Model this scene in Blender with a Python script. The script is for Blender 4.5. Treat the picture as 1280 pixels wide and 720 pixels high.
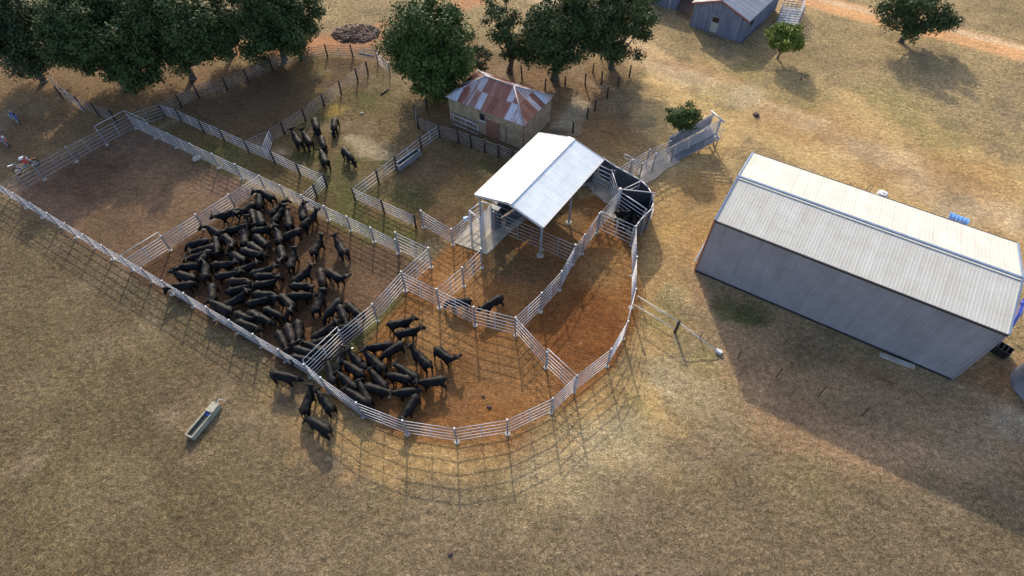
import bpy, bmesh, math, random
import numpy as np
from mathutils import Vector, Matrix, noise as mnoise

for o in list(bpy.data.objects):
    bpy.data.objects.remove(o)
scene = bpy.context.scene
COL = scene.collection
R = math.radians
random.seed(11)

# ------------------------------------------------------------------ camera
CAM_H, FPX, PITCH = 32.0, 705.0, R(52)
cam = bpy.data.objects.new('camera', bpy.data.cameras.new('camera'))
COL.objects.link(cam)
cam.location = (0, 0, CAM_H)
cam.rotation_euler = (R(90) - PITCH, 0, 0)
cam.data.sensor_width = 36
cam.data.lens = 36 * FPX / 1280
cam.data.clip_start = 0.5
cam.data.clip_end = 8000
scene.camera = cam

# ------------------------------------------------------------------ light
SUN_EL, SUN_AZ = R(26.6), R(96)          # azimuth of the sun counted from +X
sun = bpy.data.objects.new('sun', bpy.data.lights.new('sun', 'SUN'))
COL.objects.link(sun)
sun.data.energy = 2.35
sun.data.angle = R(0.9)
sun.data.color = (1.0, 0.88, 0.70)
sd = Vector((math.cos(SUN_EL) * math.cos(SUN_AZ), math.cos(SUN_EL) * math.sin(SUN_AZ), math.sin(SUN_EL)))
sun.rotation_euler = sd.to_track_quat('Z', 'Y').to_euler()
sun.location = (0, 60, 60)
world = bpy.data.worlds.new('World')
scene.world = world
world.use_nodes = True
wn = world.node_tree
wn.nodes.clear()
wo = wn.nodes.new('ShaderNodeOutputWorld')
wb = wn.nodes.new('ShaderNodeBackground')
ws = wn.nodes.new('ShaderNodeTexSky')
ws.sky_type = 'NISHITA'
ws.sun_disc = False
ws.sun_elevation = SUN_EL
ws.sun_rotation = -R(6)
ws.altitude = 600
ws.air_density = 0.75
ws.dust_density = 3.5
ws.ozone_density = 0.6
wb.inputs[1].default_value = 0.15
wn.links.new(ws.outputs[0], wb.inputs[0])
wn.links.new(wb.outputs[0], wo.inputs[0])
scene.view_settings.view_transform = 'Standard'
scene.view_settings.look = 'None'
scene.view_settings.exposure = 1.2
scene.view_settings.gamma = 1
scene.view_settings.use_curve_mapping = False

# ------------------------------------------------------------------ survey: photo position -> metres on the plane at height z
CP, SP = math.cos(PITCH), math.sin(PITCH)
def at(px, py, z=0.0):
    a = (px - 640) / FPX
    b = (360 - py) / FPX
    d = (a, CP + b * SP, -SP + b * CP)
    t = (z - CAM_H) / d[2]
    return Vector((d[0] * t, d[1] * t, z))

# ------------------------------------------------------------------ materials
def new_mat(name):
    m = bpy.data.materials.new(name)
    m.use_nodes = True
    nt = m.node_tree
    return m, nt, nt.nodes['Principled BSDF']
def N(nt, kind, **kw):
    n = nt.nodes.new(kind)
    for k, v in kw.items():
        if k.startswith('i_'):
            n.inputs[int(k[2:])].default_value = v
        else:
            setattr(n, k, v)
    return n
def ramp(nt, stops):
    r = nt.nodes.new('ShaderNodeValToRGB')
    el = r.color_ramp.elements
    el[0].position, el[0].color = stops[0][0], (*stops[0][1], 1)
    el[1].position, el[1].color = stops[-1][0], (*stops[-1][1], 1)
    for p, c in stops[1:-1]:
        e = el.new(p)
        e.color = (*c, 1)
    return r
def noisy(name, c1, c2, scale=3.0, rough=0.8, metal=0.0, bump=0.2, bscale=None, detail=5, c3=None, coord='Object', dist=0.05):
    m, nt, b = new_mat(name)
    tc = N(nt, 'ShaderNodeTexCoord')
    no = N(nt, 'ShaderNodeTexNoise')
    no.inputs['Scale'].default_value = scale
    no.inputs['Detail'].default_value = detail
    no.inputs['Roughness'].default_value = 0.65
    nt.links.new(tc.outputs[coord], no.inputs['Vector'])
    st = [(0.3, c1), (0.7, c2)] if c3 is None else [(0.3, c1), (0.52, c2), (0.72, c3)]
    r = ramp(nt, st)
    nt.links.new(no.outputs[0], r.inputs[0])
    nt.links.new(r.outputs[0], b.inputs['Base Color'])
    b.inputs['Roughness'].default_value = rough
    b.inputs['Metallic'].default_value = metal
    if bump:
        n2 = N(nt, 'ShaderNodeTexNoise')
        n2.inputs['Scale'].default_value = bscale or scale * 4
        n2.inputs['Detail'].default_value = 3
        nt.links.new(tc.outputs[coord], n2.inputs['Vector'])
        bp = N(nt, 'ShaderNodeBump')
        bp.inputs['Strength'].default_value = bump
        bp.inputs['Distance'].default_value = dist
        nt.links.new(n2.outputs[0], bp.inputs['Height'])
        nt.links.new(bp.outputs[0], b.inputs['Normal'])
    return m
M = {}
M['galv'] = noisy('galvanised_steel', (.38, .39, .41), (.56, .565, .58), 2.2, .6, .1, .05)
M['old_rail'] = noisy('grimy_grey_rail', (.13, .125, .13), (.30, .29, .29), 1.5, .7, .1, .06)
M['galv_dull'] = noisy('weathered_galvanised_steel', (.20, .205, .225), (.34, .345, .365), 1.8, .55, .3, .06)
M['old_tin'] = noisy('rust_stained_tin', (.20, .14, .12), (.42, .42, .46), 1.5, .6, .1, .05)
M['cap'] = noisy('white_plastic', (.52, .52, .52), (.66, .66, .65), 4, .5, 0, 0)
M['black_sheet'] = noisy('black_rubber_sheet', (.010, .011, .013), (.03, .032, .038), 1.2, .6, 0, .05)
M['dark_steel'] = noisy('dark_grey_steel_sheet', (.055, .062, .08), (.11, .12, .15), 1.2, .5, .3, .05)
M['black_post'] = noisy('tarred_timber', (.012, .011, .011), (.04, .034, .03), 6, .85, 0, .3)
M['old_wood'] = noisy('weathered_timber', (.10, .075, .055), (.22, .18, .14), 5, .85, 0, .3)
M['concrete'] = noisy('dusty_concrete', (.26, .22, .17), (.38, .325, .25), 0.9, .9, 0, .15, 8, c3=(.48, .42, .33))
M['footing'] = noisy('pale_footing_concrete', (.25, .22, .18), (.50, .46, .40), 3, .9, 0, .3)
M['hide'] = noisy('black_hide', (.0022, .0024, .0029), (.0055, .0052, .0055), 5, .62, 0, .5, 14, dist=.03)
M['hide_brown'] = noisy('sun_bleached_dark_hide', (.007, .005, .0045), (.028, .016, .013), 3, .6, 0, .15, 30, dist=.01)
M['hoof'] = noisy('hoof', (.02, .018, .015), (.03, .028, .025), 5, .6, 0, 0)
M['tag_white'] = noisy('white_tag', (.75, .75, .75), (.8, .8, .8), 5, .5, 0, 0)
M['bark'] = noisy('bark', (.05, .04, .03), (.16, .13, .10), 3, .9, 0, .6, 8)
M['tyre'] = noisy('tyre_rubber', (.012, .012, .012), (.03, .028, .026), 8, .8, 0, .1)
M['red_plastic'] = noisy('red_plastic', (.45, .03, .02), (.55, .05, .03), 5, .35, 0, 0)
M['white_plastic'] = noisy('white_panel', (.7, .7, .7), (.8, .8, .8), 5, .35, 0, 0)
M['blue_plastic'] = noisy('blue_plastic', (.02, .06, .35), (.03, .09, .45), 5, .35, 0, 0)
M['black_plastic'] = noisy('black_plastic', (.012, .012, .012), (.025, .025, .025), 5, .5, 0, 0)
M['engine'] = noisy('engine_alloy', (.18, .18, .18), (.35, .35, .35), 12, .4, .7, 0)
M['blue_paint'] = noisy('sky_blue_paint', (.10, .28, .62), (.16, .38, .75), 3, .4, 0, .05)
M['machine_blue'] = noisy('violet_blue_paint', (.10, .12, .50), (.16, .18, .60), 3, .4, 0, .05)
M['rust_red'] = noisy('rusty_red_paint', (.20, .06, .03), (.32, .12, .07), 4, .75, 0, .2)
M['window_dark'] = noisy('dark_window_glass', (.012, .014, .018), (.03, .034, .04), 1, .15, 0, 0)
M['straw'] = noisy('dry_straw', (.22, .17, .09), (.40, .33, .19), 5, .9, 0, .5)
M['rubble'] = noisy('burnt_rubble', (.045, .028, .022), (.13, .08, .06), 3, .95, 0, .9, 6, dist=.1)
M['trough_steel'] = noisy('trough_steel', (.30, .32, .30), (.48, .50, .46), 2, .5, .3, .1)
M['trough_concrete'] = noisy('mossy_trough_concrete', (.13, .125, .085), (.36, .35, .26), 4, .9, 0, .3, c3=(.26, .25, .19))
m, nt, b = new_mat('trough_water'); b.inputs['Base Color'].default_value = (.03, .035, .03, 1); b.inputs['Roughness'].default_value = .06; M['water'] = m

def cladding(name, ca, cb, rough=.45, metal=.2, streak=(.6, .6, 12.), amt=1.0):
    """painted or galvanised sheet with faint streaks down the sheet (object space x along, z down)"""
    m, nt, b = new_mat(name)
    tc = N(nt, 'ShaderNodeTexCoord')
    mp = N(nt, 'ShaderNodeMapping'); mp.inputs['Scale'].default_value = streak
    no = N(nt, 'ShaderNodeTexNoise'); no.inputs['Scale'].default_value = 1.0; no.inputs['Detail'].default_value = 6
    nt.links.new(tc.outputs['UV'], mp.inputs[0]); nt.links.new(mp.outputs[0], no.inputs['Vector'])
    r = ramp(nt, [(.3, ca), (.7, cb)])
    nt.links.new(no.outputs[0], r.inputs[0])
    # sheet laps across, screw rows along, blotchy grime
    sep = N(nt, 'ShaderNodeSeparateXYZ'); nt.links.new(tc.outputs['UV'], sep.inputs[0])
    def line(o_, per, w_):
        d = N(nt, 'ShaderNodeMath', operation='DIVIDE'); d.inputs[1].default_value = per; nt.links.new(o_, d.inputs[0])
        f = N(nt, 'ShaderNodeMath', operation='FRACT'); nt.links.new(d.outputs[0], f.inputs[0])
        l = N(nt, 'ShaderNodeMath', operation='LESS_THAN'); l.inputs[1].default_value = w_; nt.links.new(f.outputs[0], l.inputs[0]); return l.outputs[0]
    a1 = line(sep.outputs[0], .8, .09); a2 = line(sep.outputs[1], 1.15, .035)
    sm = N(nt, 'ShaderNodeMath', operation='MAXIMUM'); nt.links.new(a1, sm.inputs[0]); nt.links.new(a2, sm.inputs[1])
    sc2 = N(nt, 'ShaderNodeMath', operation='MULTIPLY'); sc2.inputs[1].default_value = .16 * amt; nt.links.new(sm.outputs[0], sc2.inputs[0])
    mx = N(nt, 'ShaderNodeMixRGB'); mx.inputs[2].default_value = (ca[0] * .35, ca[1] * .33, ca[2] * .30, 1); nt.links.new(sc2.outputs[0], mx.inputs[0]); nt.links.new(r.outputs[0], mx.inputs[1])
    n2 = N(nt, 'ShaderNodeTexNoise'); n2.inputs['Scale'].default_value = .55; n2.inputs['Detail'].default_value = 7; n2.inputs['Roughness'].default_value = .7; nt.links.new(tc.outputs['UV'], n2.inputs['Vector'])
    r2 = ramp(nt, [(.35, (.80, .78, .74)), (.6, (1, 1, 1))]); nt.links.new(n2.outputs[0], r2.inputs[0])
    m2 = N(nt, 'ShaderNodeMixRGB', blend_type='MULTIPLY'); m2.inputs[0].default_value = .7 * amt; nt.links.new(mx.outputs[0], m2.inputs[1]); nt.links.new(r2.outputs[0], m2.inputs[2])
    nt.links.new(m2.outputs[0], b.inputs['Base Color'])
    b.inputs['Roughness'].default_value = rough; b.inputs['Metallic'].default_value = metal
    return m
M['cream_roof'] = cladding('cream_roof_sheet', (.49, .475, .42), (.55, .535, .48), .85, .0, (2.0, .15, 1))
M['shed_wall'] = cladding('grey_wall_sheet', (.275, .255, .265), (.33, .305, .315), .6, .0, (1.5, .3, 1))
M['zinc_roof'] = cladding('zincalume_roof_sheet', (.76, .80, .81), (.84, .87, .87), .38, .0, (1.2, .1, 1))
M['blue_trim'] = noisy('blue_grey_flashing', (.13, .18, .27), (.20, .26, .36), 2, .4, .2, 0)
M['old_wall'] = cladding('blue_grey_old_sheet', (.11, .135, .20), (.27, .30, .38), .6, .1, (3.5, .25, 1))
M['old_roof'] = cladding('weathered_grey_roof_sheet', (.30, .30, .33), (.60, .58, .56), .5, .2, (4.0, .2, 1))

def rust_roof():
    m, nt, b = new_mat('rusty_patched_roof_sheet')
    tc = N(nt, 'ShaderNodeTexCoord')
    sep = N(nt, 'ShaderNodeSeparateXYZ'); nt.links.new(tc.outputs['UV'], sep.inputs[0])
    # sheets 0.76 m wide, broken in two rows
    dv = N(nt, 'ShaderNodeMath', operation='DIVIDE'); dv.inputs[1].default_value = .62
    fl = N(nt, 'ShaderNodeMath', operation='FLOOR')
    nt.links.new(sep.outputs[0], dv.inputs[0]); nt.links.new(dv.outputs[0], fl.inputs[0])
    dv2 = N(nt, 'ShaderNodeMath', operation='DIVIDE'); dv2.inputs[1].default_value = 1.6
    fl2 = N(nt, 'ShaderNodeMath', operation='FLOOR')
    nt.links.new(sep.outputs[1], dv2.inputs[0]); nt.links.new(dv2.outputs[0], fl2.inputs[0])
    cb = N(nt, 'ShaderNodeCombineXYZ'); nt.links.new(fl.outputs[0], cb.inputs[0]); nt.links.new(fl2.outputs[0], cb.inputs[1])
    wnn = N(nt, 'ShaderNodeTexWhiteNoise', noise_dimensions='2D'); nt.links.new(cb.outputs[0], wnn.inputs['Vector'])
    mp = N(nt, 'ShaderNodeMapping'); mp.inputs['Scale'].default_value = (5, .7, 1)
    nt.links.new(tc.outputs['UV'], mp.inputs[0])
    no = N(nt, 'ShaderNodeTexNoise'); no.inputs['Scale'].default_value = 1; no.inputs['Detail'].default_value = 7; no.inputs['Roughness'].default_value = .7
    nt.links.new(mp.outputs[0], no.inputs['Vector'])
    ad = N(nt, 'ShaderNodeMath', operation='MULTIPLY_ADD'); ad.inputs[1].default_value = .40
    nt.links.new(wnn.outputs[0], ad.inputs[0]); 
    mu = N(nt, 'ShaderNodeMath', operation='MULTIPLY'); mu.inputs[1].default_value = .72
    nt.links.new(no.outputs[0], mu.inputs[0]); nt.links.new(mu.outputs[0], ad.inputs[2])
    r = ramp(nt, [(.18, (.10, .035, .022)), (.42, (.22, .075, .045)), (.60, (.30, .15, .11)), (.66, (.40, .36, .36)), (.8, (.46, .50, .58))])
    nt.links.new(ad.outputs[0], r.inputs[0]); nt.links.new(r.outputs[0], b.inputs['Base Color'])
    b.inputs['Roughness'].default_value = .62; b.inputs['Metallic'].default_value = .1
    return m
M['rust_roof'] = rust_roof()
def brick_wall():
    m, nt, b = new_mat('sandy_mud_brick')
    tc = N(nt, 'ShaderNodeTexCoord')
    br = N(nt, 'ShaderNodeTexBrick'); br.inputs['Scale'].default_value = 1
    br.inputs['Color1'].default_value = (.40, .30, .195, 1); br.inputs['Color2'].default_value = (.30, .225, .14, 1)
    br.inputs['Mortar'].default_value = (.22, .175, .12, 1); br.inputs['Mortar Size'].default_value = .012
    br.inputs['Brick Width'].default_value = .38; br.inputs['Row Height'].default_value = .16
    nt.links.new(tc.outputs['UV'], br.inputs['Vector'])
    no = N(nt, 'ShaderNodeTexNoise'); no.inputs['Scale'].default_value = 1.6; no.inputs['Detail'].default_value = 6
    nt.links.new(tc.outputs['UV'], no.inputs['Vector'])
    mx = N(nt, 'ShaderNodeMixRGB', blend_type='MULTIPLY'); mx.inputs[0].default_value = .8
    r = ramp(nt, [(.3, (.6, .6, .6)), (.7, (1.2, 1.15, 1.05))])
    nt.links.new(no.outputs[0], r.inputs[0]); nt.links.new(br.outputs[0], mx.inputs[1]); nt.links.new(r.outputs[0], mx.inputs[2])
    nt.links.new(mx.outputs[0], b.inputs['Base Color']); b.inputs['Roughness'].default_value = .95
    return m
M['mud_brick'] = brick_wall()
def leaf_mat(name, c1, c2, c3):
    m, nt, b = new_mat(name)
    g_ = N(nt, 'ShaderNodeNewGeometry')
    wn_ = N(nt, 'ShaderNodeTexNoise'); wn_.inputs['Scale'].default_value = .9; wn_.inputs['Detail'].default_value = 2
    tc = N(nt, 'ShaderNodeTexCoord'); nt.links.new(tc.outputs['Object'], wn_.inputs['Vector'])
    ad = N(nt, 'ShaderNodeMath', operation='MULTIPLY_ADD'); ad.inputs[1].default_value = .45
    nt.links.new(g_.outputs['Random Per Island'], ad.inputs[0])
    mu = N(nt, 'ShaderNodeMath', operation='MULTIPLY'); mu.inputs[1].default_value = .6
    nt.links.new(wn_.outputs[0], mu.inputs[0]); nt.links.new(mu.outputs[0], ad.inputs[2])
    r = ramp(nt, [(.2, c1), (.5, c2), (.8, c3)])
    nt.links.new(ad.outputs[0], r.inputs[0]); nt.links.new(r.outputs[0], b.inputs['Base Color'])
    b.inputs['Roughness'].default_value = .7
    b.inputs['Specular IOR Level'].default_value = .2
    b.inputs['Transmission Weight'].default_value = 0
    return m
M['leaf_dark'] = leaf_mat('dark_foliage', (.022, .038, .014), (.048, .072, .022), (.10, .13, .04))
M['leaf_mid'] = leaf_mat('mid_green_foliage', (.026, .046, .013), (.055, .09, .02), (.12, .16, .04))
M['leaf_grey'] = leaf_mat('grey_green_foliage', (.026, .040, .018), (.052, .072, .030), (.095, .115, .05))
M['leaf_yellow'] = leaf_mat('yellow_green_foliage', (.06, .09, .014), (.13, .17, .025), (.22, .26, .045))

for k_ in ('hide', 'hide_brown'): M[k_].node_tree.nodes['Principled BSDF'].inputs['Specular IOR Level'].default_value = .16
# ------------------------------------------------------------------ mesh helpers
def link(o, parent=None):
    COL.objects.link(o)
    if parent is not None:
        o.parent = parent
    return o
class MB:
    def __init__(s):
        s.v, s.f, s.uv, s.sm = [], [], [], []
    def face(s, pts, uv=None, smooth=False):
        i = len(s.v)
        s.v += [tuple(p) for p in pts]
        s.f.append(tuple(range(i, i + len(pts))))
        s.uv.append(uv or [(0, 0)] * len(pts))
        s.sm.append(smooth)
    def obox(s, c, ax, ay, az):
        """box from centre and three half-axis vectors"""
        c, ax, ay, az = Vector(c), Vector(ax), Vector(ay), Vector(az)
        P = [c + sx * ax + sy * ay + sz * az for sz in (-1, 1) for sy in (-1, 1) for sx in (-1, 1)]
        i = len(s.v)
        s.v += [tuple(p) for p in P]
        for q in ((0, 2, 3, 1), (4, 5, 7, 6), (0, 1, 5, 4), (2, 6, 7, 3), (0, 4, 6, 2), (1, 3, 7, 5)):
            s.f.append(tuple(i + k for k in q)); s.uv.append([(0, 0), (1, 0), (1, 1), (0, 1)]); s.sm.append(False)
    def box(s, c, sx, sy, sz, rz=0):
        cx, sn = math.cos(rz), math.sin(rz)
        s.obox(c, (cx * sx / 2, sn * sx / 2, 0), (-sn * sy / 2, cx * sy / 2, 0), (0, 0, sz / 2))
    def beam(s, a, b, w, h):
        a, b = Vector(a), Vector(b)
        d = b - a
        if d.length < 1e-5: return
        side = d.cross(Vector((0, 0, 1)))
        side = Vector((1, 0, 0)) if side.length < 1e-4 else side.normalized()
        up = side.cross(d).normalized()
        s.obox((a + b) / 2, d / 2, side * w / 2, up * h / 2)
    def tube(s, a, b, r0, r1=None, n=8, ry=1.0, caps=True, smooth=True):
        """ry = vertical/horizontal ratio of the section"""
        r1 = r0 if r1 is None else r1
        a, b = Vector(a), Vector(b)
        d = b - a
        if d.length < 1e-6: return
        side = d.cross(Vector((0, 0, 1)))
        side = Vector((1, 0, 0)) if side.length < 1e-4 * d.length else side.normalized()
        up = side.cross(d).normalized()
        i = len(s.v)
        for p, r in ((a, r0), (b, r1)):
            for k in range(n):
                t = 2 * math.pi * k / n
                s.v.append(tuple(p + side * math.cos(t) * r + up * math.sin(t) * r * ry))
        for k in range(n):
            k2 = (k + 1) % n
            s.f.append((i + k, i + k2, i + n + k2, i + n + k)); s.uv.append([(0, 0)] * 4); s.sm.append(smooth)
        if caps:
            s.f.append(tuple(i + k for k in reversed(range(n)))); s.uv.append([(0, 0)] * n); s.sm.append(False)
            s.f.append(tuple(i + n + k for k in range(n))); s.uv.append([(0, 0)] * n); s.sm.append(False)
    def chain(s, pts, rs, n=8, ry=1.0):
        for k in range(len(pts) - 1):
            s.tube(pts[k], pts[k + 1], rs[k], rs[k + 1], n, ry)
    def ring(s, c, ax1, ax2, R_, r, n=20, m=6):
        """torus in the plane ax1, ax2"""
        c, ax1, ax2 = Vector(c), Vector(ax1), Vector(ax2)
        nz = ax1.cross(ax2)
        i = len(s.v)
        for k in range(n):
            t = 2 * math.pi * k / n
            rad = ax1 * math.cos(t) + ax2 * math.sin(t)
            for j in range(m):
                u = 2 * math.pi * j / m
                s.v.append(tuple(c + rad * (R_ + r * math.cos(u)) + nz * r * math.sin(u)))
        for k in range(n):
            for j in range(m):
                k2, j2 = (k + 1) % n, (j + 1) % m
                s.f.append((i + k * m + j, i + k2 * m + j, i + k2 * m + j2, i + k * m + j2)); s.uv.append([(0, 0)] * 4); s.sm.append(True)
    def blob(s, c, rx, ry, rz, n=12, m=8, rot=None, jit=0):
        c = Vector(c)
        i = len(s.v)
        for a in range(m + 1):
            th = math.pi * a / m
            for k in range(n):
                ph = 2 * math.pi * k / n
                p = Vector((rx * math.sin(th) * math.cos(ph), ry * math.sin(th) * math.sin(ph), rz * math.cos(th)))
                if jit: p *= 1 + jit * mnoise.noise(p * 3 + c)
                if rot: p = rot @ p
                s.v.append(tuple(c + p))
        for a in range(m):
            for k in range(n):
                k2 = (k + 1) % n
                s.f.append((i + a * n + k, i + (a + 1) * n + k, i + (a + 1) * n + k2, i + a * n + k2)); s.uv.append([(0, 0)] * 4); s.sm.append(True)
    def prism(s, poly, z0, z1):
        n = len(poly)
        area = sum(poly[k][0] * poly[(k + 1) % n][1] - poly[(k + 1) % n][0] * poly[k][1] for k in range(n))
        if area < 0: poly = list(reversed(poly))
        i = len(s.v)
        s.v += [(p[0], p[1], z0) for p in poly] + [(p[0], p[1], z1) for p in poly]
        s.f.append(tuple(i + n + k for k in range(n))); s.uv.append([(0, 0)] * n); s.sm.append(False)
        s.f.append(tuple(i + k for k in reversed(range(n)))); s.uv.append([(0, 0)] * n); s.sm.append(False)
        for k in range(n):
            k2 = (k + 1) % n
            s.f.append((i + k, i + k2, i + n + k2, i + n + k)); s.uv.append([(0, 0)] * 4); s.sm.append(False)
    def build(s, name, mat, parent=None, origin=None, weld=False):
        me = bpy.data.meshes.new(name)
        v = s.v
        if origin is not None:
            ox, oy, oz = origin
            v = [(x - ox, y - oy, z - oz) for x, y, z in v]
        me.from_pydata(v, [], s.f)
        uvl = me.uv_layers.new(name='UVMap')
        flat = [c for u in s.uv for c in u]
        uvl.data.foreach_set('uv', np.array(flat, dtype=np.float32).ravel())
        me.polygons.foreach_set('use_smooth', s.sm)
        if weld:
            bm = bmesh.new(); bm.from_mesh(me)
            bmesh.ops.remove_doubles(bm, verts=bm.verts, dist=1e-4)
            bmesh.ops.recalc_face_normals(bm, faces=bm.faces)
            bm.to_mesh(me); bm.free()
        me.materials.append(mat)
        o = bpy.data.objects.new(name, me)
        if origin is not None and parent is None:
            o.location = origin
        return link(o, parent)

def tag(o, label=None, cat=None, group=None, kind=None):
    if label: o['label'] = label
    if cat: o['category'] = cat
    if group: o['group'] = group
    if kind: o['kind'] = kind
    return o
def empty(name, loc, label=None, cat=None, group=None, rz=0):
    o = bpy.data.objects.new(name, None)
    o.empty_display_size = .3
    o.location = loc
    o.rotation_euler = (0, 0, rz)
    link(o)
    return tag(o, label, cat, group)
def part(mb, name, mat, root, weld=False):
    """part given in world coordinates under a root Empty that only has a location"""
    l = root.location
    o = mb.build(name, M[mat], None, None, weld)
    me = o.data
    co = np.empty(len(me.vertices) * 3, dtype=np.float32); me.vertices.foreach_get('co', co)
    co = co.reshape(-1, 3) - np.array(l, dtype=np.float32)
    me.vertices.foreach_set('co', co.ravel()); me.update()
    o.parent = root
    return o
def subpart(mb, name, mat, prt, root):
    o = part(mb, name, mat, root)
    o.parent = prt
    return o
def copy_tree(o, parent=None):
    c = o.copy()
    COL.objects.link(c)
    if parent is not None: c.parent = parent
    for ch in list(o.children):
        copy_tree(ch, c)
    return c

# ================================================================== GROUND
_rng = np.random.default_rng(5)
_tab = _rng.random((256, 256)).astype(np.float32)
def vnoise(x, y, s):
    x = x / s + 37.3; y = y / s + 91.7
    xi = np.floor(x).astype(int); yi = np.floor(y).astype(int)
    fx = x - xi; fy = y - yi
    fx = fx * fx * (3 - 2 * fx); fy = fy * fy * (3 - 2 * fy)
    g_ = lambda a, b: _tab[a % 256, b % 256]
    return (g_(xi, yi) * (1 - fx) + g_(xi + 1, yi) * fx) * (1 - fy) + (g_(xi, yi + 1) * (1 - fx) + g_(xi + 1, yi + 1) * fx) * fy
def fbm(x, y, s, o=4):
    t = 0; a = .5; w = 0
    for k in range(o):
        t = t + a * vnoise(x + 13.1 * k, y - 7.7 * k, s / 2 ** k); w += a; a *= .55
    return t / w
def poly_sd(X, Y, pts):
    """signed distance, positive inside"""
    n = len(pts)
    d = np.full(X.shape, 1e9); ins = np.zeros(X.shape, bool)
    for i in range(n):
        ax, ay = pts[i][:2]; bx, by = pts[(i + 1) % n][:2]
        ex, ey = bx - ax, by - ay
        t = np.clip(((X - ax) * ex + (Y - ay) * ey) / (ex * ex + ey * ey + 1e-9), 0, 1)
        d = np.minimum(d, np.hypot(X - ax - t * ex, Y - ay - t * ey))
        c = ((ay > Y) != (by > Y)) & (X < (bx - ax) * (Y - ay) / ((by - ay) + 1e-12) + ax)
        ins ^= c
    return np.where(ins, d, -d)
def axis(lo, hi, step, far):
    inner = list(np.arange(lo, hi + 1e-6, step))
    s = step; a = inner[0]; left = []
    while a > -far: s *= 1.5; a -= s; left.append(a)
    s = step; a = inner[-1]; right = []
    while a < far: s *= 1.5; a += s; right.append(a)
    return np.array(left[::-1] + inner + right)
gx = axis(-76, 76, .36, 4000); gy = axis(3, 84, .36, 4000)
X, Y = np.meshgrid(gx, gy)
n1 = fbm(X, Y, 6.0, 5); n2 = fbm(X + 50, Y + 20, 2.2, 4); n3 = fbm(X - 30, Y + 70, 18.0, 4); n4 = fbm(X + 9, Y - 40, .9, 3)
colr = np.zeros(X.shape + (3,)); colr[:] = (.31, .232, .137)
grassy = np.ones(X.shape) * .8
def mix(mask, c, gr=None, amt=1.0):
    global colr, grassy
    m_ = np.clip(mask, 0, 1)[..., None] * amt
    colr = colr * (1 - m_) + np.array(c) * m_
    if gr is not None: grassy = grassy * (1 - m_[..., 0]) + gr * m_[..., 0]
def region(pp, c, gr=0.0, feather=1.0, wob=1.0, amt=1.0, z=0):
    P = [at(x, y, z) for x, y in pp]
    s = poly_sd(X, Y, P) + (n2 - .5) * 3.2 * wob + (n4 - .5) * 1.2 * wob
    m_ = np.clip(.5 + s / (2 * feather), 0, 1)
    mix(m_ * m_ * (3 - 2 * m_), c, gr, amt)
def spot(px, py, r, c, gr=None, amt=1.0, sy=1.0, rot=0):
    p = at(px, py); ca, sa = math.cos(R(rot)), math.sin(R(rot))
    u = (X - p.x) * ca + (Y - p.y) * sa; v = (-(X - p.x) * sa + (Y - p.y) * ca) / sy
    d = np.hypot(u, v) / r + (n2 - .5) * 1.3 + (n4 - .5) * .5
    mix(np.clip((1.15 - d) / .6, 0, 1), c, gr, amt)
def band(pp, w, c, gr=0, feather=.7, amt=1.0, wob=1.0):
    d = np.full(X.shape, 1e9)
    P = [at(x, y) for x, y in pp]
    for a, b in zip(P, P[1:]):
        ex, ey = b.x - a.x, b.y - a.y
        t = np.clip(((X - a.x) * ex + (Y - a.y) * ey) / (ex * ex + ey * ey), 0, 1)
        d = np.minimum(d, np.hypot(X - a.x - t * ex, Y - a.y - t * ey))
    mix(np.clip(.5 + (w / 2 - d + (n2 - .5) * 2 * wob) / (2 * feather), 0, 1), c, gr, amt)

GR_PALE, GR_OLIVE = (.40, .30, .175), (.235, .195, .105)
# dry paddock to the right and far side
mix(np.clip((n3 - .35) * 3, 0, 1), GR_PALE, .8, .8)
mix(np.clip((n1 - .5) * 4, 0, 1), (.25, .20, .11), .9, .35)
# far left paddock under the big trees: brown litter
region([(-260, 60), (-80, 60), (200, 60), (330, 80), (470, 40), (640, 60), (800, 85), (800, 200), (560, 230), (150, 170), (-10, 235), (-260, 400)], (.20, .130, .080), .5, 3, 2)
region([(-700, 300), (0, 236), (210, 362), (385, 482), (430, 560), (560, 640), (560, 900), (-900, 900)], (.158, .115, .076), 1.0, 1.5, 1)
region([(430, 560), (700, 600), (1000, 560), (1500, 600), (1500, 1100), (300, 1100)], (.20, .150, .103), .8, 3, 2)
for (x, y, r) in [(60, 420, 3), (140, 500, 4), (20, 300, 2.5), (90, 560, 5), (220, 440, 2.2), (30, 660, 4), (250, 640, 4)]:
    spot(x, y, r, (.15, .122, .070), 1, .3)
for (x, y, r) in [(100, 380, 3), (270, 505, 1.6), (310, 520, 1.4), (180, 420, 2), (60, 480, 2), (350, 560, 3), (120, 640, 3), (420, 690, 5)]:
    spot(x, y, r, (.215, .165, .11), .6, .6)
band([(0, 262), (120, 330), (240, 405), (330, 462)], 2.2, (.12, .095, .058), .6, 1.2, .7)
band([(40, 285), (160, 352), (300, 435)], .5, (.20, .165, .10), .6, .5, .5, .5)
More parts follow.
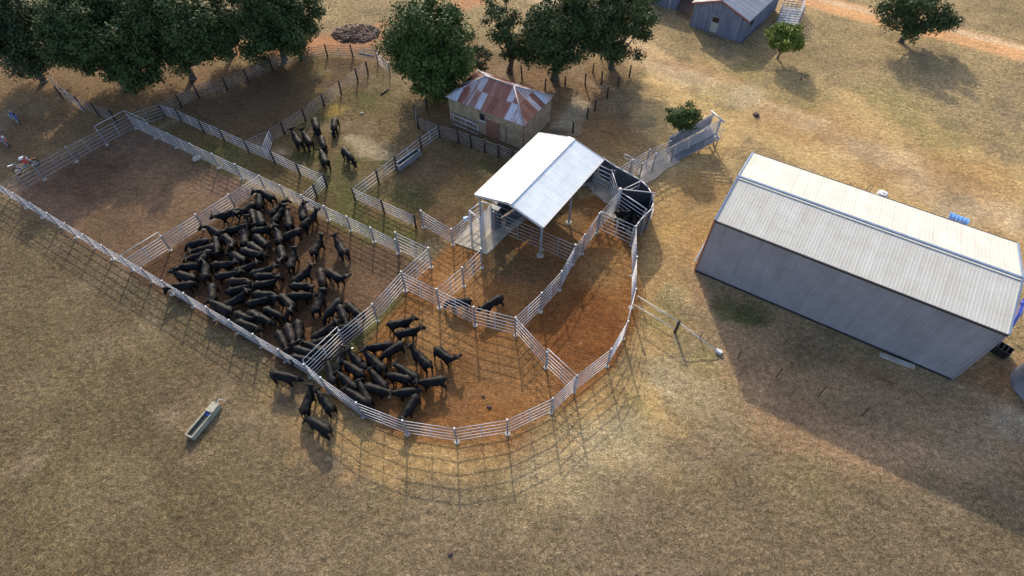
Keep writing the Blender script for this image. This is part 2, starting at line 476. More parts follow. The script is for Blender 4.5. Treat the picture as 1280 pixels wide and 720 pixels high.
# pale sandy yard between the yards and the big shed
region([(800, 60), (1000, 95), (1240, 180), (1420, 330), (1420, 420), (1180, 300), (935, 180), (870, 320), (815, 400), (800, 560), (640, 600), (780, 470), (822, 330), (820, 240), (810, 160)], (.50, .355, .185), .15, 2.0, 2.2)
region([(720, 250), (830, 235), (900, 195), (900, 260), (868, 335), (815, 420), (760, 520), (640, 590), (480, 600), (380, 545), (350, 500), (500, 540), (640, 545), (770, 450)], (.39, .26, .13), .1, 1.4, 1.4)
band([(560, -60), (720, 20), (830, 85), (950, 130), (1100, 200), (1330, 300)], 3.5, (.58, .44, .30), 0, 1.2, .85)
band([(780, 60), (900, 95), (1040, 130)], 1.4, (.42, .25, .14), 0, .8, .6)
for (x, y, r) in [(1060, 170, 4), (1200, 230, 5), (980, 150, 3), (880, 235, 2.5), (1240, 310, 3), (760, 170, 3), (1100, 215, 2), (870, 300, 2.5)]:
    spot(x, y, r, (.40, .235, .105), .1, .55)
for (x, y, r) in [(1000, 120, 3), (1120, 130, 4), (900, 120, 3), (1180, 170, 3), (830, 400, 1.6), (860, 440, 1.8), (800, 520, 2.0), (950, 90, 3)]:
    spot(x, y, r, (.30, .255, .115), .8, .5)
for (x, y, r) in [(840, 470, 1.6), (870, 500, 1.8), (800, 540, 2.2), (700, 600, 3), (1240, 515, 2.5), (1200, 560, 2)]:
    spot(x, y, r, (.38, .30, .20), .2, .7)
# shady side of the shed: soil colour lightened and warmed to lift its cast shadow
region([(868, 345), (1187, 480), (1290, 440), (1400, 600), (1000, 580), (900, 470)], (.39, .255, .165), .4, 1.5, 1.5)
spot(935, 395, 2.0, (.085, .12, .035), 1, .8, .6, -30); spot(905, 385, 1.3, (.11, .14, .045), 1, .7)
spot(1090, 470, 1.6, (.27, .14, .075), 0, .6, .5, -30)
for (x, y, r, c, a) in [(1235, 470, 2.2, (.33, .19, .11), .8), (1262, 530, 1.6, (.46, .37, .29), .8), (1225, 560, 2.0, (.40, .29, .20), .6), (1150, 500, 2.0, (.34, .21, .13), .6), (1010, 440, 2.4, (.20, .15, .09), .6), (1080, 520, 2.6, (.22, .165, .115), .6),
                      (1010, 215, 2.2, (.46, .34, .22), .6), (1090, 190, 2.6, (.47, .36, .25), .6), (1200, 262, 2.6, (.46, .37, .28), .7), (1150, 240, 2.0, (.44, .33, .22), .5), (960, 250, 2.0, (.44, .29, .13), .6), (880, 180, 2.0, (.42, .29, .14), .6),
                      (1060, 235, 1.6, (.40, .22, .10), .5), (1130, 270, 1.8, (.42, .24, .11), .5), (930, 120, 2.4, (.46, .38, .27), .6), (860, 95, 2.2, (.47, .37, .26), .6), (835, 290, 1.8, (.46, .31, .13), .6), (850, 370, 1.2, (.43, .35, .20), .7),
                      (760, 560, 2.5, (.38, .31, .21), .5), (830, 480, 1.2, (.42, .34, .24), .6), (880, 560, 1.6, (.27, .175, .11), .5), (960, 600, 3, (.24, .18, .12), .5), (560, 640, 3, (.28, .215, .15), .5), (240, 530, 1.5, (.25, .185, .13), .5)]:
    spot(x, y, r, c, None, a, random.uniform(.4, .9), random.uniform(-60, 60))
# top road
band([(900, -30), (1010, 0), (1100, 22), (1180, 40), (1280, 66), (1420, 100)], 3.8, (.60, .34, .18), 0, .5, 1.0, .4)
band([(900, -34), (1010, -4), (1100, 18), (1180, 35), (1280, 60), (1420, 92)], 1.1, (.62, .46, .33), 0, .4, .9, .4)
band([(700, -40), (560, 10), (450, 50), (330, 60), (200, 60)], 3.4, (.42, .21, .12), 0, .8, .95)
# brown holding pens
BROWN = (.185, .118, .090)
region([(0, 240), (157, 150), (322, 238), (160, 343)], BROWN, .1, .35, .25)
spot(190, 235, 5, (.21, .135, .090), .2, .6); spot(140, 290, 3, (.16, .10, .06), .2, .6); spot(255, 215, 3, (.15, .10, .068), .2, .6); spot(230, 270, 3, (.18, .115, .07), .1, .6)
spot(120, 215, 3.5, (.085, .052, .036), 0, .6)
region([(200, 140), (320, 95), (400, 66), (455, 78), (340, 168), (300, 185)], (.120, .078, .048), .3, .5, .4)
spot(385, 90, 2.5, (.20, .15, .065), .6, .6); spot(280, 140, 4, (.14, .092, .06), .3, .6); spot(395, 120, 2, (.17, .13, .055), .7, .6)
region([(160, 343), (322, 238), (536, 330), (505, 365), (385, 478)], (.118, .067, .042), 0, .35, .25)
spot(480, 350, 4.5, (.155, .098, .066), 0, .8)
# laneway
region([(200, 140), (407, 228), (443, 250), (568, 302), (560, 330), (536, 325), (380, 250), (157, 150)], (.135, .095, .048), .8, .4, .4)
for (x, y, r) in [(270, 195, 2), (430, 268, 1.8), (520, 300, 1.6), (300, 205, 2), (470, 285, 1.6)]:
    spot(x, y, r, (.09, .10, .032), 1, .7)
# small paddock with the loose steers
region([(340, 172), (457, 90), (480, 70), (560, 130), (520, 150), (525, 178), (440, 250), (407, 232)], (.165, .118, .066), .8, .5, .5)
for (x, y, r) in [(420, 225, 2.4), (430, 200, 2), (385, 190, 2.4), (462, 122, 2.4), (400, 155, 1.8), (440, 240, 1.6), (480, 200, 1.5)]:
    spot(x, y, r, (.085, .092, .034), 1, .7)
for (x, y, r) in [(450, 178, 2.0), (465, 190, 1.8), (440, 172, 1.3), (352, 190, 1.2), (480, 195, 1.2)]:
    spot(x, y, r, (.36, .29, .21), .1, .85, .55, -20)
spot(420, 138, 1.1, (.36, .25, .07), .5, .8)
# shed paddock
region([(443, 252), (526, 178), (550, 165), (650, 200), (600, 262), (565, 300)], (.165, .112, .064), .5, .5, .4)
for (x, y, r) in [(600, 212, 1.5), (500, 245, 1.8), (475, 240, 1.5), (530, 255, 1.6), (515, 240, 1.6)]:
    spot(x, y, r, (.085, .085, .035), 1, .75)
spot(535, 212, 2.2, (.185, .125, .09), 0, .7, .8, 60); spot(575, 250, 2.6, (.34, .22, .105), .2, .85); spot(555, 275, 2.2, (.26, .15, .075), .2, .8); spot(585, 228, 2, (.26, .17, .08), .2, .6)
# orange working pens
OR = (.25, .117, .046)
region([(385, 478), (505, 368), (536, 332), (566, 302), (650, 262), (760, 245), (815, 255), (800, 300), (798, 400), (770, 460), (720, 500), (636, 545), (568, 557), (503, 545)], OR, 0, .35, .25)
region([(508, 345), (536, 330), (600, 300), (700, 310), (645, 410), (545, 380)], (.28, .138, .058), 0, .8, .7)
spot(730, 395, 4.0, (.175, .070, .026), 0, .9, .8, 60); spot(700, 440, 3.0, (.17, .068, .026), 0, .7); spot(760, 340, 2.5, (.32, .185, .085), 0, .7); spot(690, 345, 2, (.17, .085, .042), 0, .7)
spot(600, 500, 4.0, (.23, .105, .042), 0, .8); spot(530, 420, 3, (.33, .19, .088), 0, .8); spot(640, 470, 3, (.29, .155, .07), 0, .7); spot(585, 350, 2, (.33, .18, .08), 0, .7)
spot(655, 335, 2.4, (.15, .085, .048), .1, .8); spot(630, 325, 1.4, (.14, .10, .055), .3, .7); spot(720, 270, 2.4, (.20, .125, .07), 0, .8); spot(500, 500, 3, (.20, .10, .048), 0, .6)
region([(505, 372), (490, 390), (400, 478), (388, 478), (498, 366)], (.12, .11, .045), .8, .3, .3)
# dust track outside the near corner
spot(400, 540, 2.0, (.36, .235, .13), .1, .7); spot(360, 505, 2.0, (.26, .19, .12), .2, .7); spot(355, 495, 1.2, (.15, .105, .078), 0, .8)
# trodden floor behind the old hut
region([(695, 145), (720, 120), (742, 130), (722, 168), (700, 175), (682, 168)], (.33, .27, .205), 0, .4, .5)
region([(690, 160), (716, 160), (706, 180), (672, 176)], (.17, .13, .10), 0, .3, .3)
band([(718, 92), (740, 105), (762, 112)], .5, (.42, .35, .27), 0, .4, .9, .5)
spot(735, 105, 3, (.20, .13, .085), .3, .6); spot(665, 100, 3, (.20, .12, .075), .3, .6)
for off in (0, 15):
    band([(820 + off, 600), (845 + off, 500), (842 + off, 420), (832 + off, 340), (862 + off, 255), (930 + off, 160), (1000 + off, 90), (1010 + off, 10)], .32, (.34, .25, .15), .1, .25, .45, .25)
    band([(1290, 330 + off * .5), (1180, 232 + off * .5), (1040, 165 + off * .5), (900, 108 + off * .5), (780, 62 + off * .5)], .35, (.36, .26, .165), .1, .25, .5, .3)
for k, (y0, y1) in enumerate([(262, 452), (275, 470), (292, 492), (318, 515)]):
    band([(0, y0), (150, y0 + (y1 - y0) * .42 + 6 * k), (330, y1)], .28, (.19, .145, .09), .5, .3, .45, .6)
band([(-20, 540), (110, 470), (240, 380)], .3, (.19, .15, .09), .5, .3, .4, .6); band([(330, 700), (260, 560), (330, 470)], .4, (.23, .175, .11), .5, .3, .5, .6)
pad = np.clip((fbm(X + 200, Y + 90, 3.4, 5) - .56) * 9, 0, 1) * (grassy > .45)
mix(pad, (.27, .205, .150), .35, .55)
drk = np.clip((fbm(X - 120, Y + 190, 2.6, 5) - .58) * 9, 0, 1)
mix(drk, (.125, .092, .062), None, .25)
grn = np.clip((fbm(X - 20, Y - 190, 4.2, 5) - .57) * 9, 0, 1) * (grassy > .45)
mix(grn, (.18, .145, .078), None, .3)
streak = fbm((X * .82 - Y * .57), (X * .57 + Y * .82) * 5.0, 3.0, 4)
colr *= (0.80 + .40 * streak)[..., None]
# hoof-worn variation everywhere
colr = colr * np.array([.84, .83, .72]); colr *= (0.86 + .28 * n1)[..., None]
colr *= (0.90 + .20 * n4)[..., None]
hh = (n2 - .5) * .10 + (n4 - .5) * .06
me = bpy.data.meshes.new('ground')
nx, ny = len(gx), len(gy)
verts = np.stack([X.ravel(), Y.ravel(), (hh * 0 - .0).ravel()], 1)
idx = np.arange(nx * ny).reshape(ny, nx)
quads = np.stack([idx[:-1, :-1].ravel(), idx[:-1, 1:].ravel(), idx[1:, 1:].ravel(), idx[1:, :-1].ravel()], 1)
me.vertices.add(len(verts)); me.vertices.foreach_set('co', verts.astype(np.float32).ravel())
me.loops.add(quads.size); me.loops.foreach_set('vertex_index', quads.ravel().astype(np.int32))
me.polygons.add(len(quads)); me.polygons.foreach_set('loop_start', (np.arange(len(quads)) * 4).astype(np.int32))
me.polygons.foreach_set('loop_total', np.full(len(quads), 4, dtype=np.int32))
me.update(calc_edges=True)
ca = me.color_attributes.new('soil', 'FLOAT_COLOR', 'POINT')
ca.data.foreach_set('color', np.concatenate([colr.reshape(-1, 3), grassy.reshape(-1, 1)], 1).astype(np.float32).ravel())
m, nt, b = new_mat('paddock_soil')
at_ = N(nt, 'ShaderNodeVertexColor'); at_.layer_name = 'soil'
tc = N(nt, 'ShaderNodeTexCoord')
def nz(scale, detail, rough=.6, sc=None):
    n = N(nt, 'ShaderNodeTexNoise'); n.inputs['Scale'].default_value = scale; n.inputs['Detail'].default_value = detail; n.inputs['Roughness'].default_value = rough
    if sc:
        mp = N(nt, 'ShaderNodeMapping'); mp.inputs['Scale'].default_value = sc; mp.inputs['Rotation'].default_value = (0, 0, R(35))
        nt.links.new(tc.outputs['Object'], mp.inputs[0]); nt.links.new(mp.outputs[0], n.inputs['Vector'])
    else: nt.links.new(tc.outputs['Object'], n.inputs['Vector'])
    return n
def mathn(op, a, b_, c=None):
    n = N(nt, 'ShaderNodeMath', operation=op)
    for i, v in enumerate((a, b_, c)):
        if v is None: continue
        if isinstance(v, (int, float)): n.inputs[i].default_value = v
        else: nt.links.new(v, n.inputs[i])
    return n.outputs[0]
fa = nz(3.6, 7, .85); fb = nz(1.7, 5, .65, (1, 1.6, 1)); fc = nz(11.0, 4, .7)
# value modulation: stronger where it is grassy
ra = ramp(nt, [(.34, (.30, .28, .24)), (.5, (.95, .95, .95)), (.66, (1.9, 1.88, 1.84))]); nt.links.new(fa.outputs[0], ra.inputs[0])
rb = ramp(nt, [(.32, (.70, .70, .70)), (.68, (1.30, 1.30, 1.30))]); nt.links.new(fb.outputs[0], rb.inputs[0])
rc = ramp(nt, [(.36, (.45, .42, .38)), (.5, (1, 1, 1)), (.64, (1.6, 1.58, 1.52))]); nt.links.new(fc.outputs[0], rc.inputs[0])
def mul(c1, c2, f=1.0):
    n = N(nt, 'ShaderNodeMixRGB', blend_type='MULTIPLY'); n.inputs[0].default_value = f if isinstance(f, float) else 1
    if not isinstance(f, float): nt.links.new(f, n.inputs[0])
    nt.links.new(c1, n.inputs[1]); nt.links.new(c2, n.inputs[2]); return n.outputs[0]
gf = mathn('MULTIPLY_ADD', at_.outputs['Alpha'], .4, .5)
c_ = mul(at_.outputs['Color'], ra.outputs[0], gf)
c_ = mul(c_, rb.outputs[0], .8)
c_ = mul(c_, rc.outputs[0], .8)
# pebbles and droppings on the bare soil
vo = N(nt, 'ShaderNodeTexVoronoi'); vo.inputs['Scale'].default_value = 2.6; nt.links.new(tc.outputs['Object'], vo.inputs['Vector'])
pick = mathn('GREATER_THAN', vo.outputs['Color'], .80)
near = mathn('LESS_THAN', vo.outputs['Distance'], .13)
pk = mathn('MULTIPLY', mathn('MULTIPLY', pick, near), mathn('SUBTRACT', 1.0, at_.outputs['Alpha']))
mxp = N(nt, 'ShaderNodeMixRGB'); mxp.inputs[2].default_value = (.40, .32, .25, 1)
nt.links.new(mathn('MULTIPLY', pk, .55), mxp.inputs[0]); nt.links.new(c_, mxp.inputs[1])
# dark green tuft speckle in grass
ft = nz(3.2, 4, .7)
tf = mathn('MULTIPLY', mathn('MULTIPLY', mathn('SUBTRACT', ft.outputs[0], .56), 5.0), at_.outputs['Alpha'])
tf = mathn('MINIMUM', mathn('MAXIMUM', tf, 0.0), .55)
mxg = N(nt, 'ShaderNodeMixRGB'); mxg.inputs[2].default_value = (.080, .072, .032, 1)
nt.links.new(tf, mxg.inputs[0]); nt.links.new(mxp.outputs[0], mxg.inputs[1])
nt.links.new(mxg.outputs[0], b.inputs['Base Color'])
b.inputs['Roughness'].default_value = .95
b.inputs['Specular IOR Level'].default_value = .1
hsum = mathn('ADD', mathn('MULTIPLY', fa.outputs[0], .15), mathn('MULTIPLY', fc.outputs[0], .05))
hsum = mathn('ADD', hsum, mathn('MULTIPLY', fb.outputs[0], .10))
bp = N(nt, 'ShaderNodeBump'); bp.inputs['Strength'].default_value = .75; bp.inputs['Distance'].default_value = 1.0
nt.links.new(hsum, bp.inputs['Height']); nt.links.new(bp.outputs[0], b.inputs['Normal'])
me.materials.append(m)
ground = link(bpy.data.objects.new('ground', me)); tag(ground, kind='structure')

# dry tufts standing in the paddocks
rng = np.random.default_rng(21)
nt_ = 60000
tx = rng.uniform(-62, 62, nt_); ty = rng.uniform(5, 78, nt_)
ix = np.clip(np.searchsorted(gx, tx), 0, len(gx) - 1); iy = np.clip(np.searchsorted(gy, ty), 0, len(gy) - 1)
gv = grassy[iy, ix]; keep = rng.random(nt_) < np.clip((gv - .25) * 1.3, 0, 1) * (.25 + 1.2 * (n2[iy, ix] > .5))
keep &= ~((np.abs((tx - 23.1) * .849 - (ty - 26.0) * .528) < 9.6) & (np.abs((tx - 23.1) * .528 + (ty - 26.0) * .849) < 5.2))
tx, ty = tx[keep], ty[keep]; n = len(tx)
base_c = colr[iy[keep], ix[keep]]
K = 4
a_ = rng.uniform(0, 2 * np.pi, (n, K)); ln = rng.uniform(.05, .17, (n, K)); hh_ = rng.uniform(.03, .085, (n, K)); w_ = rng.uniform(.015, .035, (n, K))
bx_ = tx[:, None] + rng.normal(0, .05, (n, K)); by_ = ty[:, None] + rng.normal(0, .05, (n, K))
p0 = np.stack([bx_ - np.sin(a_) * w_, by_ + np.cos(a_) * w_, np.zeros_like(bx_)], -1)
p1 = np.stack([bx_ + np.sin(a_) * w_, by_ - np.cos(a_) * w_, np.zeros_like(bx_)], -1)
p2 = np.stack([bx_ + np.cos(a_) * ln, by_ + np.sin(a_) * ln, hh_], -1)
vv = np.stack([p0, p1, p2], 2).reshape(-1, 3)
me = bpy.data.meshes.new('grass_tufts'); nf = n * K
me.vertices.add(nf * 3); me.vertices.foreach_set('co', vv.astype(np.float32).ravel())
me.loops.add(nf * 3); me.loops.foreach_set('vertex_index', np.arange(nf * 3, dtype=np.int32))
me.polygons.add(nf); me.polygons.foreach_set('loop_start', np.arange(nf, dtype=np.int32) * 3); me.polygons.foreach_set('loop_total', np.full(nf, 3, dtype=np.int32))
me.update(calc_edges=True)
tc_ = np.repeat(base_c * rng.uniform(.75, 1.5, (n, 1)) * np.array([[1.0, 1.0, .9]]), K * 3, 0)
ca = me.color_attributes.new('soil', 'FLOAT_COLOR', 'POINT'); ca.data.foreach_set('color', np.concatenate([tc_, np.ones((len(tc_), 1))], 1).astype(np.float32).ravel())
m, nt, b = new_mat('dry_grass_blades')
vc = N(nt, 'ShaderNodeVertexColor'); vc.layer_name = 'soil'; nt.links.new(vc.outputs[0], b.inputs['Base Color']); b.inputs['Roughness'].default_value = .9
me.materials.append(m); tag(link(bpy.data.objects.new('grass_tufts', me)), kind='stuff')

# ================================================================== FENCES
def fence_run(label, tops, h, rails=6, style='steel', group='rail fences of the yards', post=None, extra=.06, first=True, last=True,
              skip=(), low=.22, name='rail_fence', gate=(), mat='galv', footing=True, cat='rail fence', header=(), rh=.054, world=None, subs=True):
    """tops: photo positions of the post tops; h: height of the top rail"""
    P = world or [at(x, y, h) for x, y in tops]
    P = [Vector((p.x, p.y, 0)) for p in P]
    root = empty(name, (P[0].x, P[0].y, 0), label, cat, group)
    for i, p in enumerate(P):
        if (i == 0 and not first) or (i == len(P) - 1 and not last): continue
        q = P[min(i + 1, len(P) - 1)] - P[max(i - 1, 0)]
        rz = math.atan2(q.y, q.x)
        st = style if isinstance(style, str) else style[i]
        mb = MB()
        if st == 'steel':
            ph = h + extra + (.02 * (i % 3))
            mb.box((p.x, p.y, ph / 2), .085, .085, ph, rz)
            po = part(mb, 'post', 'galv_dull', root)
            if subs:
                c = MB(); c.box((p.x, p.y, ph + .02), .105, .105, .04, rz); subpart(c, 'cap', 'cap', po, root)
                if footing:
                    f = MB(); rr = random.uniform(.13, .22)
                    f.tube((p.x, p.y, -.02), (p.x, p.y, .03 + .02 * random.random()), rr, rr * .85, 9); subpart(f, 'footing', 'footing', po, root)
        else:
            ph = h + .16 + random.uniform(-.05, .06)
            lean = Vector((random.uniform(-.03, .03), random.uniform(-.03, .03), 0))
            mb.tube(p, p + lean + Vector((0, 0, ph)), .085, .075, 8)
            po = part(mb, 'post', 'black_post', root)
    for i in range(len(P) - 1):
        if i in skip: continue
        a, b = P[i], P[i + 1]
        mb = MB()
        off = Vector((b.y - a.y, a.x - b.x, 0)).normalized() * (.0)
        for k in range(rails):
            z = low + (h - low) * k / (rails - 1)
            dz = random.uniform(-.006, .006)
            mb.tube(a + off + Vector((0, 0, z + dz)), b + off + Vector((0, 0, z + dz * .5)), .020, None, 8, rh / .04)
        L = (b - a).length
        if L > 2:
            mid = (a + b) / 2 + off
            mb.box((mid.x, mid.y, (h + low) / 2), .05, .03, h - low, math.atan2(b.y - a.y, b.x - a.x))
        if i in gate:
            for e in (a + (b - a) * .03, b - (b - a) * .03):
                mb.tube(e + Vector((0, 0, low - .05)), e + Vector((0, 0, h + .02)), .035, None, 8)
        part(mb, 'gate_panel' if i in gate else 'rail_panel', mat, root)
        if i in header:
            mb = MB(); hz = h + .5
            for e in (a, b): mb.tube(e, e + Vector((0, 0, hz)), .02, None, 8)
            mb.tube(a + Vector((0, 0, hz)), b + Vector((0, 0, hz)), .024, None, 8)
            part(mb, 'gate_header', 'galv', root)
    return root

HL, HC = 1.48, 2.05      # outer holding-yard rails, working-yard rails
def lerp_px(p, q, n, h):
    a, b = at(*p, h), at(*q, h)
    return [a + (b - a) * k / n for k in range(n + 1)]
GF = 'steel rail fences of the cattle yards'
fence_run('long straight rail fence between both brown pens and the near left paddock', None, HL, 5, world=lerp_px((-22, 219), (380, 456), 16, HL), group=GF)
fence_run('curved white rail fence sweeping round the near side of the orange pen', [(380, 455), (401, 472.5), (445.5, 504), (503, 526), (568, 536), (634, 525.5), (691, 498.5)], 1.85, 5, first=False, group=GF)
fence_run('rail fence climbing up the right outside edge of the orange arena to the forcing pen', [(691, 498.5), (721, 470), (764, 437), (785, 402), (795, 362), (796, 322), (795, 283.5)], 2.05, 6, first=False, group=GF, header=())
fence_run('long straight rail fence between the packed brown pens and the grassy lane', None, HL, 6, world=lerp_px((159, 144), (324, 220), 6, HL) + lerp_px((324, 220), (494, 300), 6, HL)[1:] , group=GF, header=(0,))
fence_run('short rail fence stepping from the lane end post across to the near pen corner', [(494, 291), (535.4, 310.5), (501.5, 340.5)], HC, 6, group=GF, header=())
fence_run('rail fence dividing the packed pen from the orange pen with the loose mob', [(501.5, 340.5), (465.4, 381), (424, 414), (381, 455)], 1.9, 6, first=False, last=False, group=GF, header=(2,))
fence_run('rail fence with a light gap between the empty brown pen and the packed pen', None, HL, 6, world=lerp_px((155, 325), (324, 220), 4, HL), first=False, last=False, group=GF, header=(0,))
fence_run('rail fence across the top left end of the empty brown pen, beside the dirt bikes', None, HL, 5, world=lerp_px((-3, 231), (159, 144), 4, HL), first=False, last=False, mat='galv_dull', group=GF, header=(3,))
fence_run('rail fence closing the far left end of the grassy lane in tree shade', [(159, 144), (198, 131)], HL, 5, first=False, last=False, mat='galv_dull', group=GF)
fence_run('rail fence between the small centre pen and the orange pen, running down from the step', [(501.5, 340.5), (545.5, 362), (592, 384.5), (644.5, 397.5)], HC, 6, first=False, group=GF)
fence_run('rail fence from the centre corner post up to the concrete slab', [(545.5, 362), (577.5, 335), (601, 312)], HC, 5, first=False, group=GF)
fence_run('rail fence between centre pen and dark orange arena, leading up to the forcing pen', [(644.5, 397.5), (677, 367), (702, 340), (720, 307), (731, 294), (749, 268)], HC, 6, first=False, group=GF)
fence_run('gate fence with high header rail between the orange pen and the arena', [(644.5, 397.5), (684, 441), (722, 476)], 1.8, 5, first=False, last=False, group=GF, header=(1,), gate=(1,))
fence_run('straight gate of six rails closing the mouth of the forcing pen', [(752, 264), (794.5, 283)], HC, 6, first=False, last=False, group=GF, gate=(0,))
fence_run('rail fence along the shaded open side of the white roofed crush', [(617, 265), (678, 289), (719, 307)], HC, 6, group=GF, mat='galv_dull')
fence_run('short rail fence from the black post fence to the crush gate', [(526, 264), (564, 287), (588, 268.5)], 1.7, 6, group=GF)

GB = 'rail fences on black timber posts'
fence_run('black post rail fence along the upper side of the grassy lane', [(198, 131), (220, 138), (248, 151), (274, 162), (305, 176), (338, 189.5), (370, 205), (404, 219)], 1.25, 5, 'timber', GB, footing=False, name='post_and_rail_fence')
fence_run('short rail fence turning back from the lane corner to the long pen fence', [(404, 219), (391, 232), (378, 243.5)], 1.25, 5, 'timber', GB, first=False, last=False, name='post_and_rail_fence')
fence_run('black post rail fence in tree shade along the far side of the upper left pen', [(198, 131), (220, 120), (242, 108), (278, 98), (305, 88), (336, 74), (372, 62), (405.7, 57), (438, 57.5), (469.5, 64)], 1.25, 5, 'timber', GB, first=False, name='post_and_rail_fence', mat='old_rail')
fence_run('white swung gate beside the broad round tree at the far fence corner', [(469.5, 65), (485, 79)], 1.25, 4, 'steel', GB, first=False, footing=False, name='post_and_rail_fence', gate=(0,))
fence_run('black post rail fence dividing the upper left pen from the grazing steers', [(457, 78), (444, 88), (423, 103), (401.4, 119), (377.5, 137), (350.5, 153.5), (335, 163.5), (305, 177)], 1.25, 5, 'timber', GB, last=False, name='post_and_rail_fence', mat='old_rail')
fence_run('black post rail fence from the lane opening up past the water trough', [(440, 236), (470, 214), (493, 197), (525, 173), (548, 157)], 1.25, 4, 'timber', GB, last=False, name='post_and_rail_fence')
fence_run('black post rail fence along the grassy lane below the shed paddock', [(440, 236), (477, 252), (517.3, 270), (526, 264.5)], 1.25, 5, 'timber', GB, first=False, last=False, skip=(2,), name='post_and_rail_fence')
fence_run('black post rail fence in front of the old rusty roofed hut', [(521, 147), (548, 157), (572, 164), (588, 170), (605.5, 176), (623, 182), (640.5, 188), (662, 195)], 1.25, 5, 'timber', GB, name='post_and_rail_fence', mat='old_rail')
fence_run('short shaded rail fence running from the hut fence in under the round tree', [(521, 147), (517, 133), (532, 124)], 1.25, 4, 'timber', GB, first=False, name='post_and_rail_fence', mat='old_rail')
fence_run('old rail fence under the big left trees at the edge of the bare yard', [(69, 109), (94, 123), (115, 131), (137, 139)], 1.25, 4, 'timber', GB, name='post_and_rail_fence', mat='old_rail')
# open gates
def leaf_gate(label, p, q, h, rails=5, z0=.2, mat='galv'):
    a, b = at(*p, h), at(*q, h)
    a = Vector((a.x, a.y, 0)); b = Vector((b.x, b.y, 0))
    root = empty('swing_gate', a, label, 'gate', 'swing gates of the yards')
    mb = MB()
    for k in range(rails):
        z = z0 + (h - z0) * k / (rails - 1)
        mb.tube(a + Vector((0, 0, z)), b + Vector((0, 0, z)), .022, None, 6, 1.6)
    part(mb, 'gate_rails', mat, root)
    mb = MB(); mb.tube(a + Vector((0, 0, h + .03)), b + Vector((0, 0, h + .03)), .03, None, 8)
    for e in (a, (a + b) / 2, b): mb.tube(e + Vector((0, 0, z0 - .04)), e + Vector((0, 0, h + .03)), .03, None, 8)
    part(mb, 'gate_frame', mat, root)
    return root
leaf_gate('blue grey gate swung open near the fence junction above the lane', (336, 164), (328, 184), 1.2)
leaf_gate('light two rail gate standing ajar under the big left trees', (62, 97), (97, 128), 1.2, 2)
leaf_gate('pale steel gate leaning along the wall of the mud brick hut', (566, 143), (597, 157), 1.15, 3)
# guy fence at right: two white rails to a black post and on to a white block
r = empty('boundary_gate', at(797, 370, 1.3) * 1, 'low gate of two white pipes ending at a black post right of the arena', 'gate', 'swing gates of the yards')
r.location.z = 0
mb = MB(); mb.tube(at(797, 370, 1.3), at(848, 402, 1.3), .03, None, 8); mb.tube(at(793, 381, .35), at(844, 411.5, .35), .03, None, 8)
q = at(832, 389, 1.3); mb.tube(q, at(822, 389, .8), .02, None, 6); part(mb, 'pipe_rail', 'galv', r)
mb = MB(); mb.tube(at(843.5, 415.5), at(843.5, 415.5) + Vector((.02, 0, 1.35)), .10, .09, 8); part(mb, 'post', 'black_post', r)
mb = MB(); mb.tube(at(848, 402.5, 1.2), at(897, 439, .25), .03, None, 8); part(mb, 'stay_rail', 'galv', r)
mb = MB(); q = at(898, 440.5); mb.box((q.x, q.y, .12), .42, .22, .24, R(-35)); part(mb, 'anchor_block', 'cap', r)

# lone posts
def stake(x0, y0, x1, y1, label, group, r=.06, mat='black_post'):
    b_ = at(x0, y0)
    # height from the apparent length
    best = min((abs(((at(x1, y1, z).xy) - b_.xy).length), z) for z in [k * .02 for k in range(10, 150)])
    t = at(x1, y1, best[1])
    mb = MB(); mb.tube((0, 0, -.1), (t.x - b_.x, t.y - b_.y, best[1]), r, r * .85, 7)
    o = mb.build('fence_post', M[mat]); o.location = b_
    return tag(o, label, 'fence post', group)
sc_ = lambda L, ox, oy, s: [(ox + a / s, oy + b / s) for a, b in L]
S1 = [((390, 545), (397, 478), 'nearest to the hut wall corner, by the pale floor'), ((484, 455), (490, 382), 'second from the hut along the slanting row, at the pale floor edge'),
      ((533, 405), (541, 335), 'third from the hut along the slanting row'), ((610, 325), (620, 253), 'fourth from the hut along the slanting row'),
      ((680, 250), (690, 185), 'fifth from the hut along the slanting row'), ((755, 182), (767, 110), 'at the far right end of the slanting row, edge of the tree shade'),
      ((575, 235), (582, 150), 'tall one in the middle of the leaf litter'), ((520, 160), (527, 98), 'slim one just under the big tree crown'),
      ((470, 240), (475, 165), 'left of the tall one in the leaf litter'), ((342, 240), (345, 180), 'just right of the big tree trunk'),
      ((212, 270), (218, 200), 'just left of the big tree trunk, behind the rusty roof'), ((572, 70), (580, 5), 'under the far right of the tree crown'),
      ((612, 80), (620, 0), 'furthest back under the right crown edge'), ((66, 200), (58, 110), 'behind the hut ridge on the left')]
for b_, t_, w in S1:
    stake(640 + b_[0] / 5.145, 60 + b_[1] / 5.145, 640 + t_[0] / 5.145, 60 + t_[1] / 5.145, 'dark post, ' + w, 'old timber posts behind the hut', .085)
for x0, y0, x1, y1, w in [(970.5, 471.7, 978, 460.5, 'leftmost of the three below the shed wall'), (1022.5, 496, 1032.8, 483.6, 'middle one of the three below the shed wall'),
                       (1076.7, 519.7, 1088.3, 508, 'rightmost of the three below the shed wall'), (874.2, 422.5, 878.3, 415.5, 'beside the sloping white pipe'), (922, 448.3, 927.5, 437.8, 'in the edge of the shed shadow, right of the white block')]:
    stake(x0, y0, x1, y1, 'thin dark steel picket, ' + w, 'steel pickets in the grass', .03, 'rust_red' if False else 'black_post')

